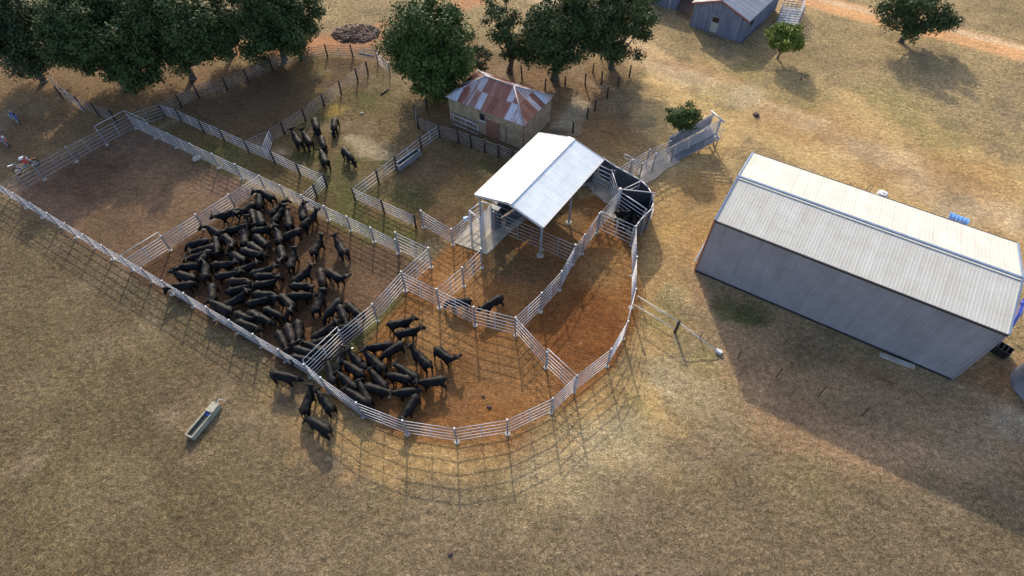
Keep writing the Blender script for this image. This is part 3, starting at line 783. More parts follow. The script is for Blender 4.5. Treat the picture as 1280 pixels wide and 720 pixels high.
# ================================================================== FORCING PEN AND RACE
piv = at(774.5, 240, 2.05); piv.z = 0
rim_px = [(755, 198), (768, 207), (779, 213), (791, 219.5), (802, 226), (811, 235), (816, 245), (817, 254), (813.5, 262), (805, 270), (799, 277), (795, 283)]
rim = [at(x, y, 2.05) for x, y in rim_px]
def sheet_wall(mb, pts, z0, z1, th=.03):
    for a, b in zip(pts, pts[1:]):
        mb.beam((a.x, a.y, (z0 + z1) / 2), (b.x, b.y, (z0 + z1) / 2), th, z1 - z0)
root = empty('forcing_pen', (piv.x, piv.y, 0), 'half round forcing pen with dark sheeted outer wall and three radial gates', 'forcing pen')
mb = MB(); sheet_wall(mb, rim, .12, 1.98); part(mb, 'curved_sheet_wall', 'dark_steel', root)
mb = MB()
for a, b in zip(rim, rim[1:]): mb.tube((a.x, a.y, 2.03), (b.x, b.y, 2.03), .045, None, 8)
part(mb, 'top_rail', 'galv', root)
for k in (0, 1, 3, 4, 6, 8, 9, 11):
    a = rim[k]; d = Vector((a.x - piv.x, a.y - piv.y, 0)).normalized() * .08
    mb = MB(); mb.box((a.x + d.x, a.y + d.y, 1.06), .09, .09, 2.12, math.atan2(d.y, d.x)); part(mb, 'post', 'galv_dull', root)
mb = MB(); mb.tube((piv.x, piv.y, 0), (piv.x, piv.y, 2.4), .08, None, 10); pv = part(mb, 'pivot_post', 'galv', root)
mb = MB(); mb.box((piv.x, piv.y, 2.42), .18, .18, .05); subpart(mb, 'cap', 'cap', pv, root)
def rgate(px, py, over=0, sheeted=False, z=2.12):
    e = at(px, py, z); a = Vector((piv.x, piv.y, 0)); e = Vector((e.x, e.y, 0))
    d = (e - a).normalized(); a2 = a + d * .12; e2 = e
    mb = MB()
    zs = [.25, .62, .98, 1.34, 1.70, z - .02]
    for zz in zs[:-1] if not sheeted else []: mb.tube(a2 + Vector((0, 0, zz)), e2 - d * .1 + Vector((0, 0, zz)), .025, None, 6, 1.8)
    mb.tube(a2 + Vector((0, 0, z)), e2 + d * over + Vector((0, 0, z)), .04, None, 8)
    for q in (a2, e2 - d * .12): mb.tube(q + Vector((0, 0, .2)), q + Vector((0, 0, z)), .035, None, 8)
    g_ = part(mb, 'radial_gate', 'galv', root)
    if sheeted:
        mb = MB(); sheet_wall(mb, [a2 + d * .05, e2 - d * .16], .2, z - .05, .012); subpart(mb, 'gate_sheet', 'black_sheet', g_, root)
rgate(801.5, 226); rgate(818, 241, .12, True, 2.35); rgate(809, 262)
# inner rails of the pen from the pivot to the mouth
fence_run('short double rail fence from the forcing pen pivot down to its mouth gate', [(774.5, 240), (751, 266)], 2.05, 6, group=GF, first=False)
# race between pen and roof
root = empty('cattle_race', (at(766, 228, 1.9).x, at(766, 228, 1.9).y, 0), 'narrow sheeted race curving from the forcing pen in under the white roof', 'cattle race')
inn = [at(x, y, 2.0) for x, y in [(773, 238), (765, 213.5), (744, 204)]]
tgt = at(640, 262, 2.0)
inn2 = inn + [at(700, 228, 2.0), at(628, 268, 2.0)]
mb = MB()
for a, b in zip(inn, inn[1:]):
    for z in (.3, .72, 1.14, 1.56, 1.98): mb.tube((a.x, a.y, z), (b.x, b.y, z), .03, None, 8, 1.6)
part(mb, 'inner_rails', 'galv', root)
for a in inn:
    mb = MB(); mb.box((a.x, a.y, 1.05), .09, .09, 2.1, .5); part(mb, 'post', 'galv_dull', root)
rb_ = [rim[0], at(718, 176, 2.0), at(640, 222, 2.0), at(604, 250, 2.0)]
mb = MB(); sheet_wall(mb, [inn[-1], at(708, 212, 2.0), at(632, 262, 2.0)], .1, 1.3); part(mb, 'inner_sheet', 'dark_steel', root)
mb = MB(); sheet_wall(mb, [rim[0], at(741, 190, 2.0), at(700, 200, 2.0), at(622, 252, 2.0)], .12, 1.95); part(mb, 'outer_sheet', 'dark_steel', root)
mb = MB()
for a, b in zip([rim[0], at(741, 190, 2.0)], [at(741, 190, 2.0), at(700, 200, 2.0)]): mb.tube((a.x, a.y, 2.0), (b.x, b.y, 2.0), .04, None, 8)
part(mb, 'top_rail', 'galv', root)

# crush and draft gate at the slab end
def V(p, z): return Vector((p.x, p.y, z))
cA, cB, cC, cD = at(587, 268, 2.0), at(600, 274, 2.4), at(613.5, 256, 2.4), at(602.5, 252, 2.4)
cA, cB, cC, cD = [Vector((p.x, p.y, 0)) for p in (cA, cB, cC, cD)]
root = empty('cattle_crush', (cB.x, cB.y, 0), 'upright steel crush frame with barred side gate at the left end of the white roof', 'cattle crush')
mb = MB()
for p in (cA, cB, cC, cD): mb.box((p.x, p.y, 1.2), .11, .11, 2.4, .4)
for a, b in ((cA, cD), (cA, cB), (cB, cC), (cD, cC)): mb.tube(V(a, 2.4), V(b, 2.4), .05, None, 8)
mb.tube(V(cB, 2.4), V(cB, 0), .06, None, 8)
part(mb, 'frame', 'galv', root)
mb = MB()
for k in range(9): mb.tube(V(cB, .35 + k * .23), V(cC, .35 + k * .23), .025, None, 6)
for k in range(1, 7): p = cB.lerp(cC, k / 7); mb.tube(V(p, .3), V(p, 2.2), .02, None, 6)
part(mb, 'barred_gate', 'galv', root)
mb = MB()
for k in range(6): mb.tube(V(cA, .3 + k * .33), V(cA.lerp(cD, .9), .3 + k * .33), .028, None, 6)
part(mb, 'side_rails', 'galv', root)
mb = MB(); m1 = cA.lerp(cB, .05); m2 = cA.lerp(cB, .95)
mb.tube(V(m1, .55), V(m2, .35), .04, None, 8); mb.tube(V(m1, .55), V(cA.lerp(cD, .3), .8), .03, None, 8)
part(mb, 'foot_rail', 'galv', root)
mb = MB(); q = cC + Vector((.35, .12, 0)); mb.box((q.x, q.y, 1.0), .45, .7, 2.0, R(60)); part(mb, 'crush_cabinet', 'dark_steel', root)
mb = MB(); q = cA + Vector((-.35, .25, 0)); mb.box((q.x, q.y, 1.3), .35, .2, .3, .4); part(mb, 'control_box', 'blue_paint', root)

# ================================================================== SLABS
def slab(name, pp, z1, mat='concrete', kind='structure'):
    P = [at(x, y, z1) for x, y in pp]
    mb = MB(); mb.prism([(p.x, p.y) for p in P], -.05, z1)
    o = mb.build(name, M[mat]); return tag(o, kind=kind)
slab('concrete_slab', [(567, 303), (609, 318), (634, 292), (664, 268), (716, 230), (735, 232), (746, 244), (757, 254), (776, 247), (765, 222), (750, 205), (700, 190), (640, 232), (590, 278)], .07)
slab('footpath', [(804, 231), (818, 224), (836, 209), (850, 203), (842, 188), (806, 205), (796, 215)], .09)
slab('forcing_pen_floor', [(768, 252), (758, 266), (788, 294), (802, 287), (814, 274), (818, 262), (815, 245), (800, 228), (776, 236)], .05, 'concrete')

# ================================================================== LOADING RAMP
S0 = at(806, 224, 0); S1_ = at(846, 201, 0)
E0 = at(900, 172, 1.15)
ax_ = Vector((E0.x - S1_.x, E0.y - S1_.y, 0)); Lr = ax_.length; ax_.normalize(); ay_ = Vector((-ax_.y, ax_.x, 0))
root = empty('loading_ramp', (S1_.x, S1_.y, 0), 'grey steel loading ramp with railed sides and end portal beside the small bushy tree', 'loading ramp')
HR = 1.15
def rp(s, t, z): return S1_ + ax_ * s + ay_ * t + Vector((0, 0, z))
zf = lambda s: HR * max(0, min(1, s / Lr))
# deck in short cleated strips
mb = MB(); n = 22
for k in range(n):
    s0, s1 = Lr * k / n, Lr * (k + 1) / n
    mb.beam(rp(s0, 1.05, zf(s0) + .03), rp(s1 - .03, 1.05, zf(s1) + .03), 0.95, .06)
    mb.beam(rp(s0 + .02, 1.05, zf(s0) + .085), rp(s0 + .09, 1.05, zf(s0) + .085), .9, .05)
part(mb, 'deck', 'galv_dull', root)
mb = MB()
for j in range(7): mb.beam(rp(-.1, .02 + j * .085, zf(0) + .02), rp(Lr, .02 + j * .085, HR + .02), .07, .035)
mb.beam(rp(-.1, -.04, -.0), rp(Lr, -.04, HR - .04), .05, .16)
part(mb, 'catwalk', 'galv_dull', root)
mb = MB()
for s_ in (Lr * .55, Lr * .97):
    for t_ in (.0, 1.5): mb.tube(rp(s_, t_, 0), rp(s_, t_, zf(s_)), .05, None, 8)
    mb.tube(rp(s_, 0, .1), rp(s_, 1.5, zf(s_) - .05), .03, None, 6)
mb.tube(rp(Lr * .55, 0, zf(Lr * .55) - .1), rp(Lr * .97, 0, .1), .03, None, 6)
part(mb, 'legs', 'galv_dull', root)
for t_, nm in ((1.58, 'far_side_rails'), (.58, 'near_side_rails')):
    mb = MB()
    for k in range(6):
        z = .25 + k * .24
        mb.tube(rp(0, t_, z), rp(Lr, t_, HR + z), .034, None, 8, 1.6)
    for j in range(4): mb.box(tuple(rp(Lr * j / 3, t_, zf(Lr * j / 3) + .76)), .09, .09, 1.52, math.atan2(ax_.y, ax_.x))
    part(mb, 'side_rails', 'galv', root)
mb = MB(); mb.beam(rp(.1, 1.62, .72), rp(Lr, 1.62, HR + .72), .012, 1.1); part(mb, 'side_sheet', 'dark_steel', root)
mb = MB()
for t_ in (1.62, .5): mb.tube(rp(Lr, t_, 0), rp(Lr, t_, HR + 1.5), .06, None, 8)
mb.tube(rp(Lr, 1.95, HR + 1.5), rp(Lr, .1, HR + 1.5), .07, None, 8); part(mb, 'end_portal', 'galv', root)
mb = MB()
for s_ in (Lr * .62, Lr * .8, Lr): mb.tube(rp(s_, -.02, zf(s_)), rp(s_, -.02, zf(s_) + .95), .025, None, 6)
mb.tube(rp(Lr * .62, -.02, zf(Lr * .62) + .95), rp(Lr, -.02, HR + .95), .028, None, 8); mb.tube(rp(Lr * .62, -.02, zf(Lr * .62) + .5), rp(Lr, -.02, HR + .5), .022, None, 8)
part(mb, 'handrail', 'galv', root)
W0 = at(796, 209, 0)
fence_run('rail fence along the far side of the lead up to the loading ramp', None, 1.75, 6, world=[at(768, 214, 1.75), at(790, 201, 1.75), at(812, 188, 1.75), at(838, 177, 1.75)], group=GF)
fence_run('rail fence along the near side of the lead up to the loading ramp', None, 1.75, 6, world=[at(803, 205, 1.75), at(820, 193, 1.75), at(844, 182, 1.75)], group=GF)
fence_run('short cross gate joining the two fences at the foot of the ramp lead', None, 1.75, 6, world=[at(792, 199, 1.75), at(803, 205, 1.75)], group=GF, first=False, last=False, gate=(0,))
leaf_gate('white pipe prop leaning out from the ramp lead', (781, 193), (794, 199), 1.75, 2, 1.4)

# ================================================================== BUILDINGS
def corr(mb, a, b, c, d, pitch=.2, amp=.02, vs=1):
    """corrugated sheet; a->b is the line the profile crosses, a->d / b->c is the rib direction"""
    a, b, c, d = map(Vector, (a, b, c, d))
    n = (b - a).cross(d - a).normalized()
    L = (b - a).length; W = (d - a).length
    k = max(1, round(L / pitch))
    prof = []
    for i in range(k):
        for u, h in ((0, 0), (.55, 0), (.66, 1), (.89, 1)):
            prof.append(((i + u) / k, h * amp))
    prof.append((1, 0))
    i0 = len(mb.v)
    for t, h in prof:
        mb.v.append(tuple(a.lerp(b, t) + n * h)); mb.v.append(tuple(d.lerp(c, t) + n * h))
    for j in range(len(prof) - 1):
        mb.f.append((i0 + 2 * j, i0 + 2 * j + 2, i0 + 2 * j + 3, i0 + 2 * j + 1))
        u0, u1 = prof[j][0] * L, prof[j + 1][0] * L
        mb.uv.append([(u0, 0), (u1, 0), (u1, W), (u0, W)]); mb.sm.append(False)
# ---- white roofed crush shelter
z = 3.4
c0, c1, c2, c3 = [at(*p, z) for p in ((592.6, 243.7), (674.6, 166.7), (754.7, 198), (679.5, 283))]
u = (c1 - c0 + c2 - c3).normalized(); w = Vector((u.y, -u.x, 0))        # u along the ridge, w across
ctr = (c0 + c1 + c2 + c3) / 4; ctr.z = 0
HLn, HWd = 4.46, 2.95
root = empty('crush_shelter', ctr, 'open sided shelter with bright white gable roof standing over the crush', 'shelter')
def sp(s, t, z): return ctr + u * s + w * t + Vector((0, 0, z))
ZR = 4.15
mb = MB(); corr(mb, sp(-HLn, -HWd, z), sp(HLn, -HWd, z), sp(HLn, 0, ZR), sp(-HLn, 0, ZR), .19, .016)
part(mb, 'roof_sheet', 'zinc_roof', root)
mb = MB(); corr(mb, sp(HLn, HWd, z), sp(-HLn, HWd, z), sp(-HLn, 0, ZR), sp(HLn, 0, ZR), .19, .016)
part(mb, 'roof_sheet', 'zinc_roof', root)
mb = MB(); mb.beam(sp(-HLn - .02, -.14, ZR + .012), sp(HLn + .02, -.14, ZR + .012), .28, .02); mb.beam(sp(-HLn - .02, .14, ZR + .012), sp(HLn + .02, .14, ZR + .012), .28, .02)
part(mb, 'ridge_cap', 'zinc_roof', root)
mb = MB()
for sgn in (-1, 1):
    for s2 in (-1, 1):
        mb = MB(); mb.beam(sp(sgn * (HLn + .02), s2 * HWd, z - .07), sp(sgn * (HLn + .02), s2 * .01, ZR - .07), .03, .2); part(mb, 'barge_board', 'galv', root)
mb = MB()
for t_ in (-HWd - .05, HWd + .05): mb.beam(sp(-HLn, t_, z - .05), sp(HLn, t_, z - .05), .11, .1)
part(mb, 'gutter', 'galv_dull', root)
for s_ in (-HLn + .25, 0, HLn - .25):
    for t_ in (-HWd + .2, HWd - .2):
        mb = MB(); q = sp(s_, t_, 0); mb.box((q.x, q.y, 1.68), .12, .12, 3.36, math.atan2(u.y, u.x)); p_ = part(mb, 'post', 'galv_dull', root)
        mb = MB(); mb.tube((q.x, q.y, 0), (q.x, q.y, .05), .30, .24, 10); subpart(mb, 'footing', 'concrete', p_, root)
for s_ in (-HLn + .25, 0, HLn - .25):
    mb = MB(); mb.beam(sp(s_, -HWd + .1, z - .12), sp(s_, 0, ZR - .12), .08, .16); mb.beam(sp(s_, HWd - .1, z - .12), sp(s_, 0, ZR - .12), .08, .16)
    mb.beam(sp(s_, -HWd + .1, z - .3), sp(s_, HWd - .1, z - .3), .05, .08)
    part(mb, 'rafter', 'dark_steel', root)
for t_ in (-2.2, -1.1, 1.1, 2.2):
    mb = MB(); zz = ZR - (ZR - z) * abs(t_) / HWd - .04; mb.beam(sp(-HLn + .1, t_, zz - .03), sp(HLn - .1, t_, zz - .03), .06, .06); part(mb, 'purlin', 'galv_dull', root)

# ---- big machinery shed
z = 5.3
g0, g1, g2, g3 = [at(*p, z) for p in ((895, 275), (1263, 417), (1270, 305), (940, 191))]
u = (g1 - g0 + g2 - g3).normalized(); w = Vector((-u.y, u.x, 0))
Lh = ((g1 - g0).length + (g2 - g3).length) / 4; Wh = ((g3 - g0).length + (g2 - g1).length) / 4
ctr = (g0 + g1 + g2 + g3) / 4; ctr.z = 0
root = empty('machinery_shed', ctr, 'long grey walled farm shed with cream ribbed gable roof and blue ridge cap', 'shed')
def sp(s, t, z): return ctr + u * s + w * t + Vector((0, 0, z))
ZR = 6.05; ZE = z
corrs = [(-Wh, 1), (Wh, -1)]
mb = MB(); corr(mb, sp(-Lh, -Wh - .08, ZE), sp(Lh, -Wh - .08, ZE), sp(Lh, 0, ZR), sp(-Lh, 0, ZR), .2, .006); part(mb, 'roof_sheet', 'cream_roof', root)
mb = MB(); corr(mb, sp(Lh, Wh + .08, ZE), sp(-Lh, Wh + .08, ZE), sp(-Lh, 0, ZR), sp(Lh, 0, ZR), .2, .006); part(mb, 'roof_sheet', 'cream_roof', root)
mb = MB(); mb.beam(sp(-Lh - .03, -.14, ZR - .005), sp(Lh + .03, -.14, ZR - .005), .2, .03); p_ = part(mb, 'ridge_cap', 'cream_roof', root)
mb = MB(); mb.beam(sp(-Lh - .03, .02, ZR + .035), sp(Lh + .03, .02, ZR + .035), .15, .05); subpart(mb, 'ridge_flashing', 'blue_trim', p_, root)
Wi, Li = Wh - .02, Lh - .04
mb = MB(); corr(mb, sp(-Li, -Wi, 0), sp(Li, -Wi, 0), sp(Li, -Wi, ZE - .05), sp(-Li, -Wi, ZE - .05), .2, .018); part(mb, 'wall', 'shed_wall', root)
mb = MB(); corr(mb, sp(Li, Wi, 0), sp(-Li, Wi, 0), sp(-Li, Wi, ZE - .05), sp(Li, Wi, ZE - .05), .2, .018); part(mb, 'wall', 'shed_wall', root)
for sg in (-1, 1):
    mb = MB(); A_ = [sp(sg * Li, -Wi, 0), sp(sg * Li, Wi, 0), sp(sg * Li, Wi, ZE - .05), sp(sg * Li, 0, ZR - .06), sp(sg * Li, -Wi, ZE - .05)]
    if sg < 0: A_.reverse()
    mb.face(A_, [(0, 0), (8, 0), (8, 5), (4, 6), (0, 5)]); part(mb, 'gable_wall', 'shed_wall', root)
for sg in (-1, 1):
    for s2 in (-1, 1):
        mb = MB(); mb.beam(sp(sg * (Lh + .02), s2 * (Wh + .08), ZE + .01), sp(sg * (Lh + .02), s2 * .01, ZR + .02), .10, .10); part(mb, 'barge_flashing', 'blue_trim', root)
mb = MB(); mb.beam(sp(-Lh, -Wh - .12, ZE - .07), sp(Lh, -Wh - .12, ZE - .07), .08, .12); mb.beam(sp(-Lh, Wh + .14, ZE - .07), sp(Lh, Wh + .14, ZE - .07), .10, .12); part(mb, 'gutter', 'black_plastic', root)
mb = MB(); mb.beam(sp(-Lh - .02, -Wh - .02, 0), sp(-Lh - .02, -Wh - .02, ZE - .05), .09, .09)
part(mb, 'corner_flashing', 'rust_red', root)
mb = MB(); mb.beam(sp(Lh + .0, -Wh - .02, 0), sp(Lh + .0, -Wh - .02, ZE - .05), .09, .09); part(mb, 'corner_flashing', 'shed_wall', root)
mb = MB(); mb.beam(sp(-Lh, -Wh - .03, .04), sp(Lh, -Wh - .03, .04), .12, .08); part(mb, 'base_strip', 'black_post', root)
# things round the shed
q = at(900 - 32, 332); 
root = empty('timber_stack', (at(873, 325).x, at(873, 325).y, 0), 'pale metal lengths leaning on the left end wall of the big shed', 'building material')
mb = MB()
for k in range(3): mb.beam(at(868 + k * 2, 327 - k, .15), at(884 + k, 298 - k, .7), .09, .05)
part(mb, 'metal_length', 'trough_steel', root)
mb = MB(); mb.beam(at(1100, 443, .1), at(1143, 459, .1), .30, .14); o = mb.build('concrete_kerb_beam', M['footing'], origin=at(1120, 450)); tag(o, 'pale beam lying along the foot of the long grey shed wall', 'beam')
# blue scoop beyond the shed and white tank
root = empty('feed_scoop', (at(1194, 279).x, at(1194, 279).y, 0), 'bright blue ribbed bucket standing beyond the far eave of the big shed', 'bucket')
a_ = at(1183, 276, .55); b_ = at(1206, 285, .55)
d_ = (b_ - a_).normalized(); s_ = Vector((-d_.y, d_.x, 0)); Lb = (b_ - a_).length
mb = MB(); prev = None
for k in range(9):
    t = math.pi * .95 * k / 8
    p = a_ + s_ * (.45 - .45 * math.cos(t)) + Vector((0, 0, .02 + .35 * math.sin(t)))
    if prev is not None: mb.beam((prev + p) / 2 + d_ * 0, (prev + p) / 2 + d_ * Lb, (p - prev).length, .03); 
    prev = p
part(mb, 'curved_shell', 'blue_paint', root)
for k in range(6):
    mb = MB(); c_0 = a_ + d_ * (Lb * k / 5) + s_ * .45 + Vector((0, 0, .05)); pts = [c_0 + s_ * (-.47 * math.cos(math.pi * j / 8)) + Vector((0, 0, .38 * math.sin(math.pi * j / 8))) for j in range(9)]
    mb.chain(pts, [.025] * 9, 6); part(mb, 'rib', 'blue_paint', root)
mb = MB()
for kk in (.1, .9):
    q = a_ + d_ * Lb * kk + s_ * .45; mb.tube((q.x, q.y, 0), (q.x, q.y, .6), .04, None, 6)
part(mb, 'stand', 'black_post', root)
q = at(1103, 243, .7)
root = empty('white_drum', (q.x, q.y, 0), 'white plastic drum half hidden beyond the far eave of the big shed', 'drum')
mb = MB(); mb.tube((q.x, q.y, 0), (q.x, q.y, .82), .42, .40, 16); mb.tube((q.x, q.y, .82), (q.x, q.y, .9), .40, .30, 16); part(mb, 'drum_body', 'cap', root)
mb = MB(); mb.tube((q.x, q.y, .9), (q.x, q.y, .95), .12, None, 10); part(mb, 'lid', 'cap', root)
q = at(1087, 236, .6); root = empty('wire_hoop_stand', (q.x, q.y, 0), 'thin dark wire hoop left of the white drum behind the shed roof', 'wire stand')
mb = MB(); mb.chain([q + Vector((-.3, 0, -.6)), q + Vector((-.1, 0, .4)), q + Vector((.15, 0, .45)), q + Vector((.2, 0, -.6))], [.02] * 4, 6); part(mb, 'hoop', 'black_post', root)
# tractor attachment on the right end
root = empty('loader_arm', (at(1270, 405).x, at(1270, 405).y, 0), 'violet blue machine arm poking past the right end of the big shed', 'machinery')
mb = MB(); mb.beam(at(1280, 374, 1.6), at(1274, 392, 1.2), .18, .12); mb.beam(at(1274, 392, 1.2), at(1265, 408, .6), .16, .12); mb.beam(at(1275, 379, 1.5), at(1283, 376, 1.6), .1, .1); part(mb, 'arm', 'machine_blue', root)
mb = MB(); mb.tube(at(1281, 380, 1.5), at(1276, 398, 1.1), .04, None, 8); part(mb, 'ram', 'galv', root)
mb = MB(); q = at(1292, 392, 0)
mb.box((q.x + .6, q.y, .8), 1.2, 1.6, .9, R(-30)); part(mb, 'body', 'machine_blue', root)
for dx in (.1, 1.2):
    mb = MB(); mb.tube((q.x + dx, q.y - .9, .5), (q.x + dx, q.y - .65, .5), .5, None, 18); part(mb, 'wheel', 'tyre', root)
a_ = at(1243, 428, .5); b_ = at(1264, 441, .5)
root = empty('black_bin', ((a_.x + b_.x) / 2, (a_.y + b_.y) / 2, 0), 'low black open bin outside the right corner of the big shed', 'bin')
d_ = (b_ - a_).normalized(); s_ = Vector((-d_.y, d_.x, 0)); Lb = (b_ - a_).length; cc = (a_ + b_) / 2
mb = MB(); hw = .32
for (o1, o2, th) in ((-hw, -hw, 0), (hw, hw, 0)): mb.beam(V(a_ + s_ * o1, .3), V(b_ + s_ * o2, .3), .04, .6)
for e in (a_, b_): mb.beam(V(e - s_ * (hw - .02), .3), V(e + s_ * (hw - .02), .3), .04, .6)
mb.box((cc.x, cc.y, .08), Lb - .06, 2 * hw - .06, .05, math.atan2(d_.y, d_.x)); part(mb, 'bin_body', 'black_plastic', root)
mb = MB()
for k in range(5): e = a_.lerp(b_, k / 4); mb.beam(V(e - s_ * hw, .62), V(e + s_ * hw, .62), .05, .03)
part(mb, 'cross_bar', 'black_plastic', root)
# corrugated tank at the right picture edge
q = at(1279, 480, 1.2); q = q + Vector((1.95, 0.3, 0))
root = empty('water_tank', (q.x, q.y, 0), 'grey corrugated round tank cut by the right picture edge', 'water tank')
mb = MB()
for k in range(16):
    z0 = k * .14
    mb.tube((q.x, q.y, z0), (q.x, q.y, z0 + .07), 1.55, 1.585, 40, caps=False); mb.tube((q.x, q.y, z0 + .07), (q.x, q.y, z0 + .14), 1.585, 1.55, 40, caps=False)
part(mb, 'tank_wall', 'galv_dull', root)
mb = MB(); mb.tube((q.x, q.y, 2.24), (q.x, q.y, 2.45), 1.6, .2, 40); part(mb, 'tank_roof', 'galv_dull', root)

# ---- old mud brick hut
z = 2.55
h0, h1, h2 = [at(*p, z) for p in ((557, 121.5), (655, 158), (694, 121))]
u = (h1 - h0).normalized(); w = Vector((-u.y, u.x, 0)); Lh = (h1 - h0).length / 2; Wh = abs((h2 - h1).dot(w)) / 2
ctr = h0 + u * Lh + w * Wh; ctr.z = 0
root = empty('mud_brick_hut', ctr, 'old sandy walled hut with patchy rusty hipped tin roof', 'hut')
def sp(s, t, z): return ctr + u * s + w * t + Vector((0, 0, z))
ZR = z + 1.55; rl = Lh - Wh * 1.0
mb = MB()
hw_, hl_ = Wh, Lh
def quad_uv(mb, pts, o, ux, vx):
    mb.face(pts, [((Vector(p) - Vector(o)).dot(ux), (Vector(p) - Vector(o)).dot(vx)) for p in pts])
for (A_, nrm) in (([sp(-hl_, -hw_, z), sp(hl_, -hw_, z), sp(rl, 0, ZR), sp(-rl, 0, ZR)], 0), ([sp(hl_, hw_, z), sp(-hl_, hw_, z), sp(-rl, 0, ZR), sp(rl, 0, ZR)], 0),
                  ([sp(hl_, -hw_, z), sp(hl_, hw_, z), sp(rl, 0, ZR)], 1), ([sp(-hl_, hw_, z), sp(-hl_, -hw_, z), sp(-rl, 0, ZR)], 1)):
    e = (A_[1] - A_[0]); L = e.length; ux = e.normalized()
    nn = (A_[1] - A_[0]).cross(A_[2] - A_[0]).normalized(); vx = nn.cross(ux)
    tw = (A_[2] - A_[0]).dot(vx)
    tl = (A_[-1] - A_[0]).dot(ux); tr = (A_[2] - A_[0]).dot(ux)
    k = int(L / .076); 
    def top_at(x):
        if len(A_) == 4:
            if x < tl: return tw * x / tl
            if x > tr: return tw * (L - x) / (L - tr)
            return tw
        return tw * x / tl if x < tl else tw * (L - x) / (L - tl)
    mb = MB()
    for i in range(k):
        x0, x1 = L * i / k, L * (i + 1) / k
        hgt0, hgt1 = (.0, .022) if i % 2 == 0 else (.022, .0)
        P4 = [A_[0] + ux * x0 + nn * hgt0, A_[0] + ux * x1 + nn * hgt1, A_[0] + ux * x1 + vx * top_at(x1) + nn * hgt1, A_[0] + ux * x0 + vx * top_at(x0) + nn * hgt0]
        mb.face(P4, [(x0 + nrm * 31, 0), (x1 + nrm * 31, 0), (x1 + nrm * 31, top_at(x1)), (x0 + nrm * 31, top_at(x0))])
    part(mb, 'roof_sheet', 'rust_roof', root)
mb = MB()
mb.tube(sp(-rl, 0, ZR + .03), sp(rl, 0, ZR + .03), .07, None, 8)
for (s1, s2) in ((-1, -1), (1, -1), (1, 1), (-1, 1)): mb.tube(sp(s1 * rl, 0, ZR + .03), sp(s1 * hl_, s2 * hw_, z + .03), .065, None, 8)
part(mb, 'ridge_cap', 'old_tin', root)
wi, li = Wh - .22, Lh - .22; hw2 = z - .02
def wallpanel(a, b, name='wall', h=hw2):
    a, b = Vector(a), Vector(b); d = (b - a); L = d.length; n_ = Vector((d.y, -d.x, 0)).normalized() * .12
    mb = MB(); mb.face([a + n_, b + n_, b + n_ + Vector((0, 0, h)), a + n_ + Vector((0, 0, h))], [(0, 0), (L, 0), (L, h), (0, h)])
    mb.face([b - n_, a - n_, a - n_ + Vector((0, 0, h)), b - n_ + Vector((0, 0, h))], [(0, 0), (L, 0), (L, h), (0, h)])
    mb.face([a - n_, a + n_, a + n_ + Vector((0, 0, h)), a - n_ + Vector((0, 0, h))], [(0, 0), (.3, 0), (.3, h), (0, h)])
    mb.face([b + n_, b - n_, b - n_ + Vector((0, 0, h)), b + n_ + Vector((0, 0, h))], [(0, 0), (.3, 0), (.3, h), (0, h)])
    return part(mb, name, 'mud_brick', root)
wallpanel(sp(-li, -wi, 0), sp(li, -wi, 0)); wallpanel(sp(li, -wi + .13, 0), sp(li, wi, 0)); wallpanel(sp(li - .13, wi, 0), sp(-li, wi, 0)); wallpanel(sp(-li, wi - .13, 0), sp(-li, -wi + .13, 0))
def wbox(s0, s1, z0, z1, mat, name, par=None, off=.0, th=.06, t=None):
    mb = MB(); a = sp(s0, (-wi if t is None else t) - .12 - off, (z0 + z1) / 2); b = sp(s1, (-wi if t is None else t) - .12 - off, (z0 + z1) / 2)
    mb.beam(a, b, th, z1 - z0)
    return part(mb, name, mat, root) if par is None else subpart(mb, name, mat, par, root)
wn_ = wbox(-.55, .05, 1.45, 2.2, 'old_wood', 'window'); wbox(-.49, -.01, 1.55, 2.12, 'window_dark', 'pane', wn_, .03, .03); wbox(-.6, .1, 1.38, 1.45, 'cap', 'sill', wn_, .04)
dr = wbox(.1, 1.45, 0.0, 1.75, 'rust_red', 'door', None, .0, .05)
for k in range(6): wbox(.12, 1.43, .2 + k * .27, .26 + k * .27, 'old_wood', 'rail', dr, .05, .03)
dk = wbox(1.45, 1.62, 0, 1.85, 'old_wood', 'door_post')
wbox(1.45, 1.55, 1.75, 1.8, 'old_wood', 'lintel', dk, .04)
# ---- second rusty gate leaned against the left part of the wall
root2 = empty('leaning_gate', sp(-2.6, -wi - .45, 0), 'rusty low gate panel leaning on the hut wall left of its window', 'gate', 'swing gates of the yards')
mb = MB()
for k in range(5): mb.tube(sp(-3.6, -wi - .42 - .0, .15 + k * .2), sp(-1.1, -wi - .42, .15 + k * .2), .022, None, 6)
part(mb, 'gate_rails', 'rust_red', root2)
mb = MB()
mb.tube(sp(-3.6, -wi - .40, .06), sp(-1.1, -wi - .40, .06), .03, None, 6); mb.tube(sp(-3.6, -wi - .38, 1.1), sp(-1.1, -wi - .38, 1.1), .03, None, 6)
for s_ in (-3.6, -2.35, -1.1): mb.tube(sp(s_, -wi - .42, .05), sp(s_, -wi - .38, 1.1), .03, None, 6)
part(mb, 'gate_frame', 'trough_steel', root2)
wbox(2.2, 2.27, 0, 1.6, 'old_wood', 'drain_pipe', None, .05); 

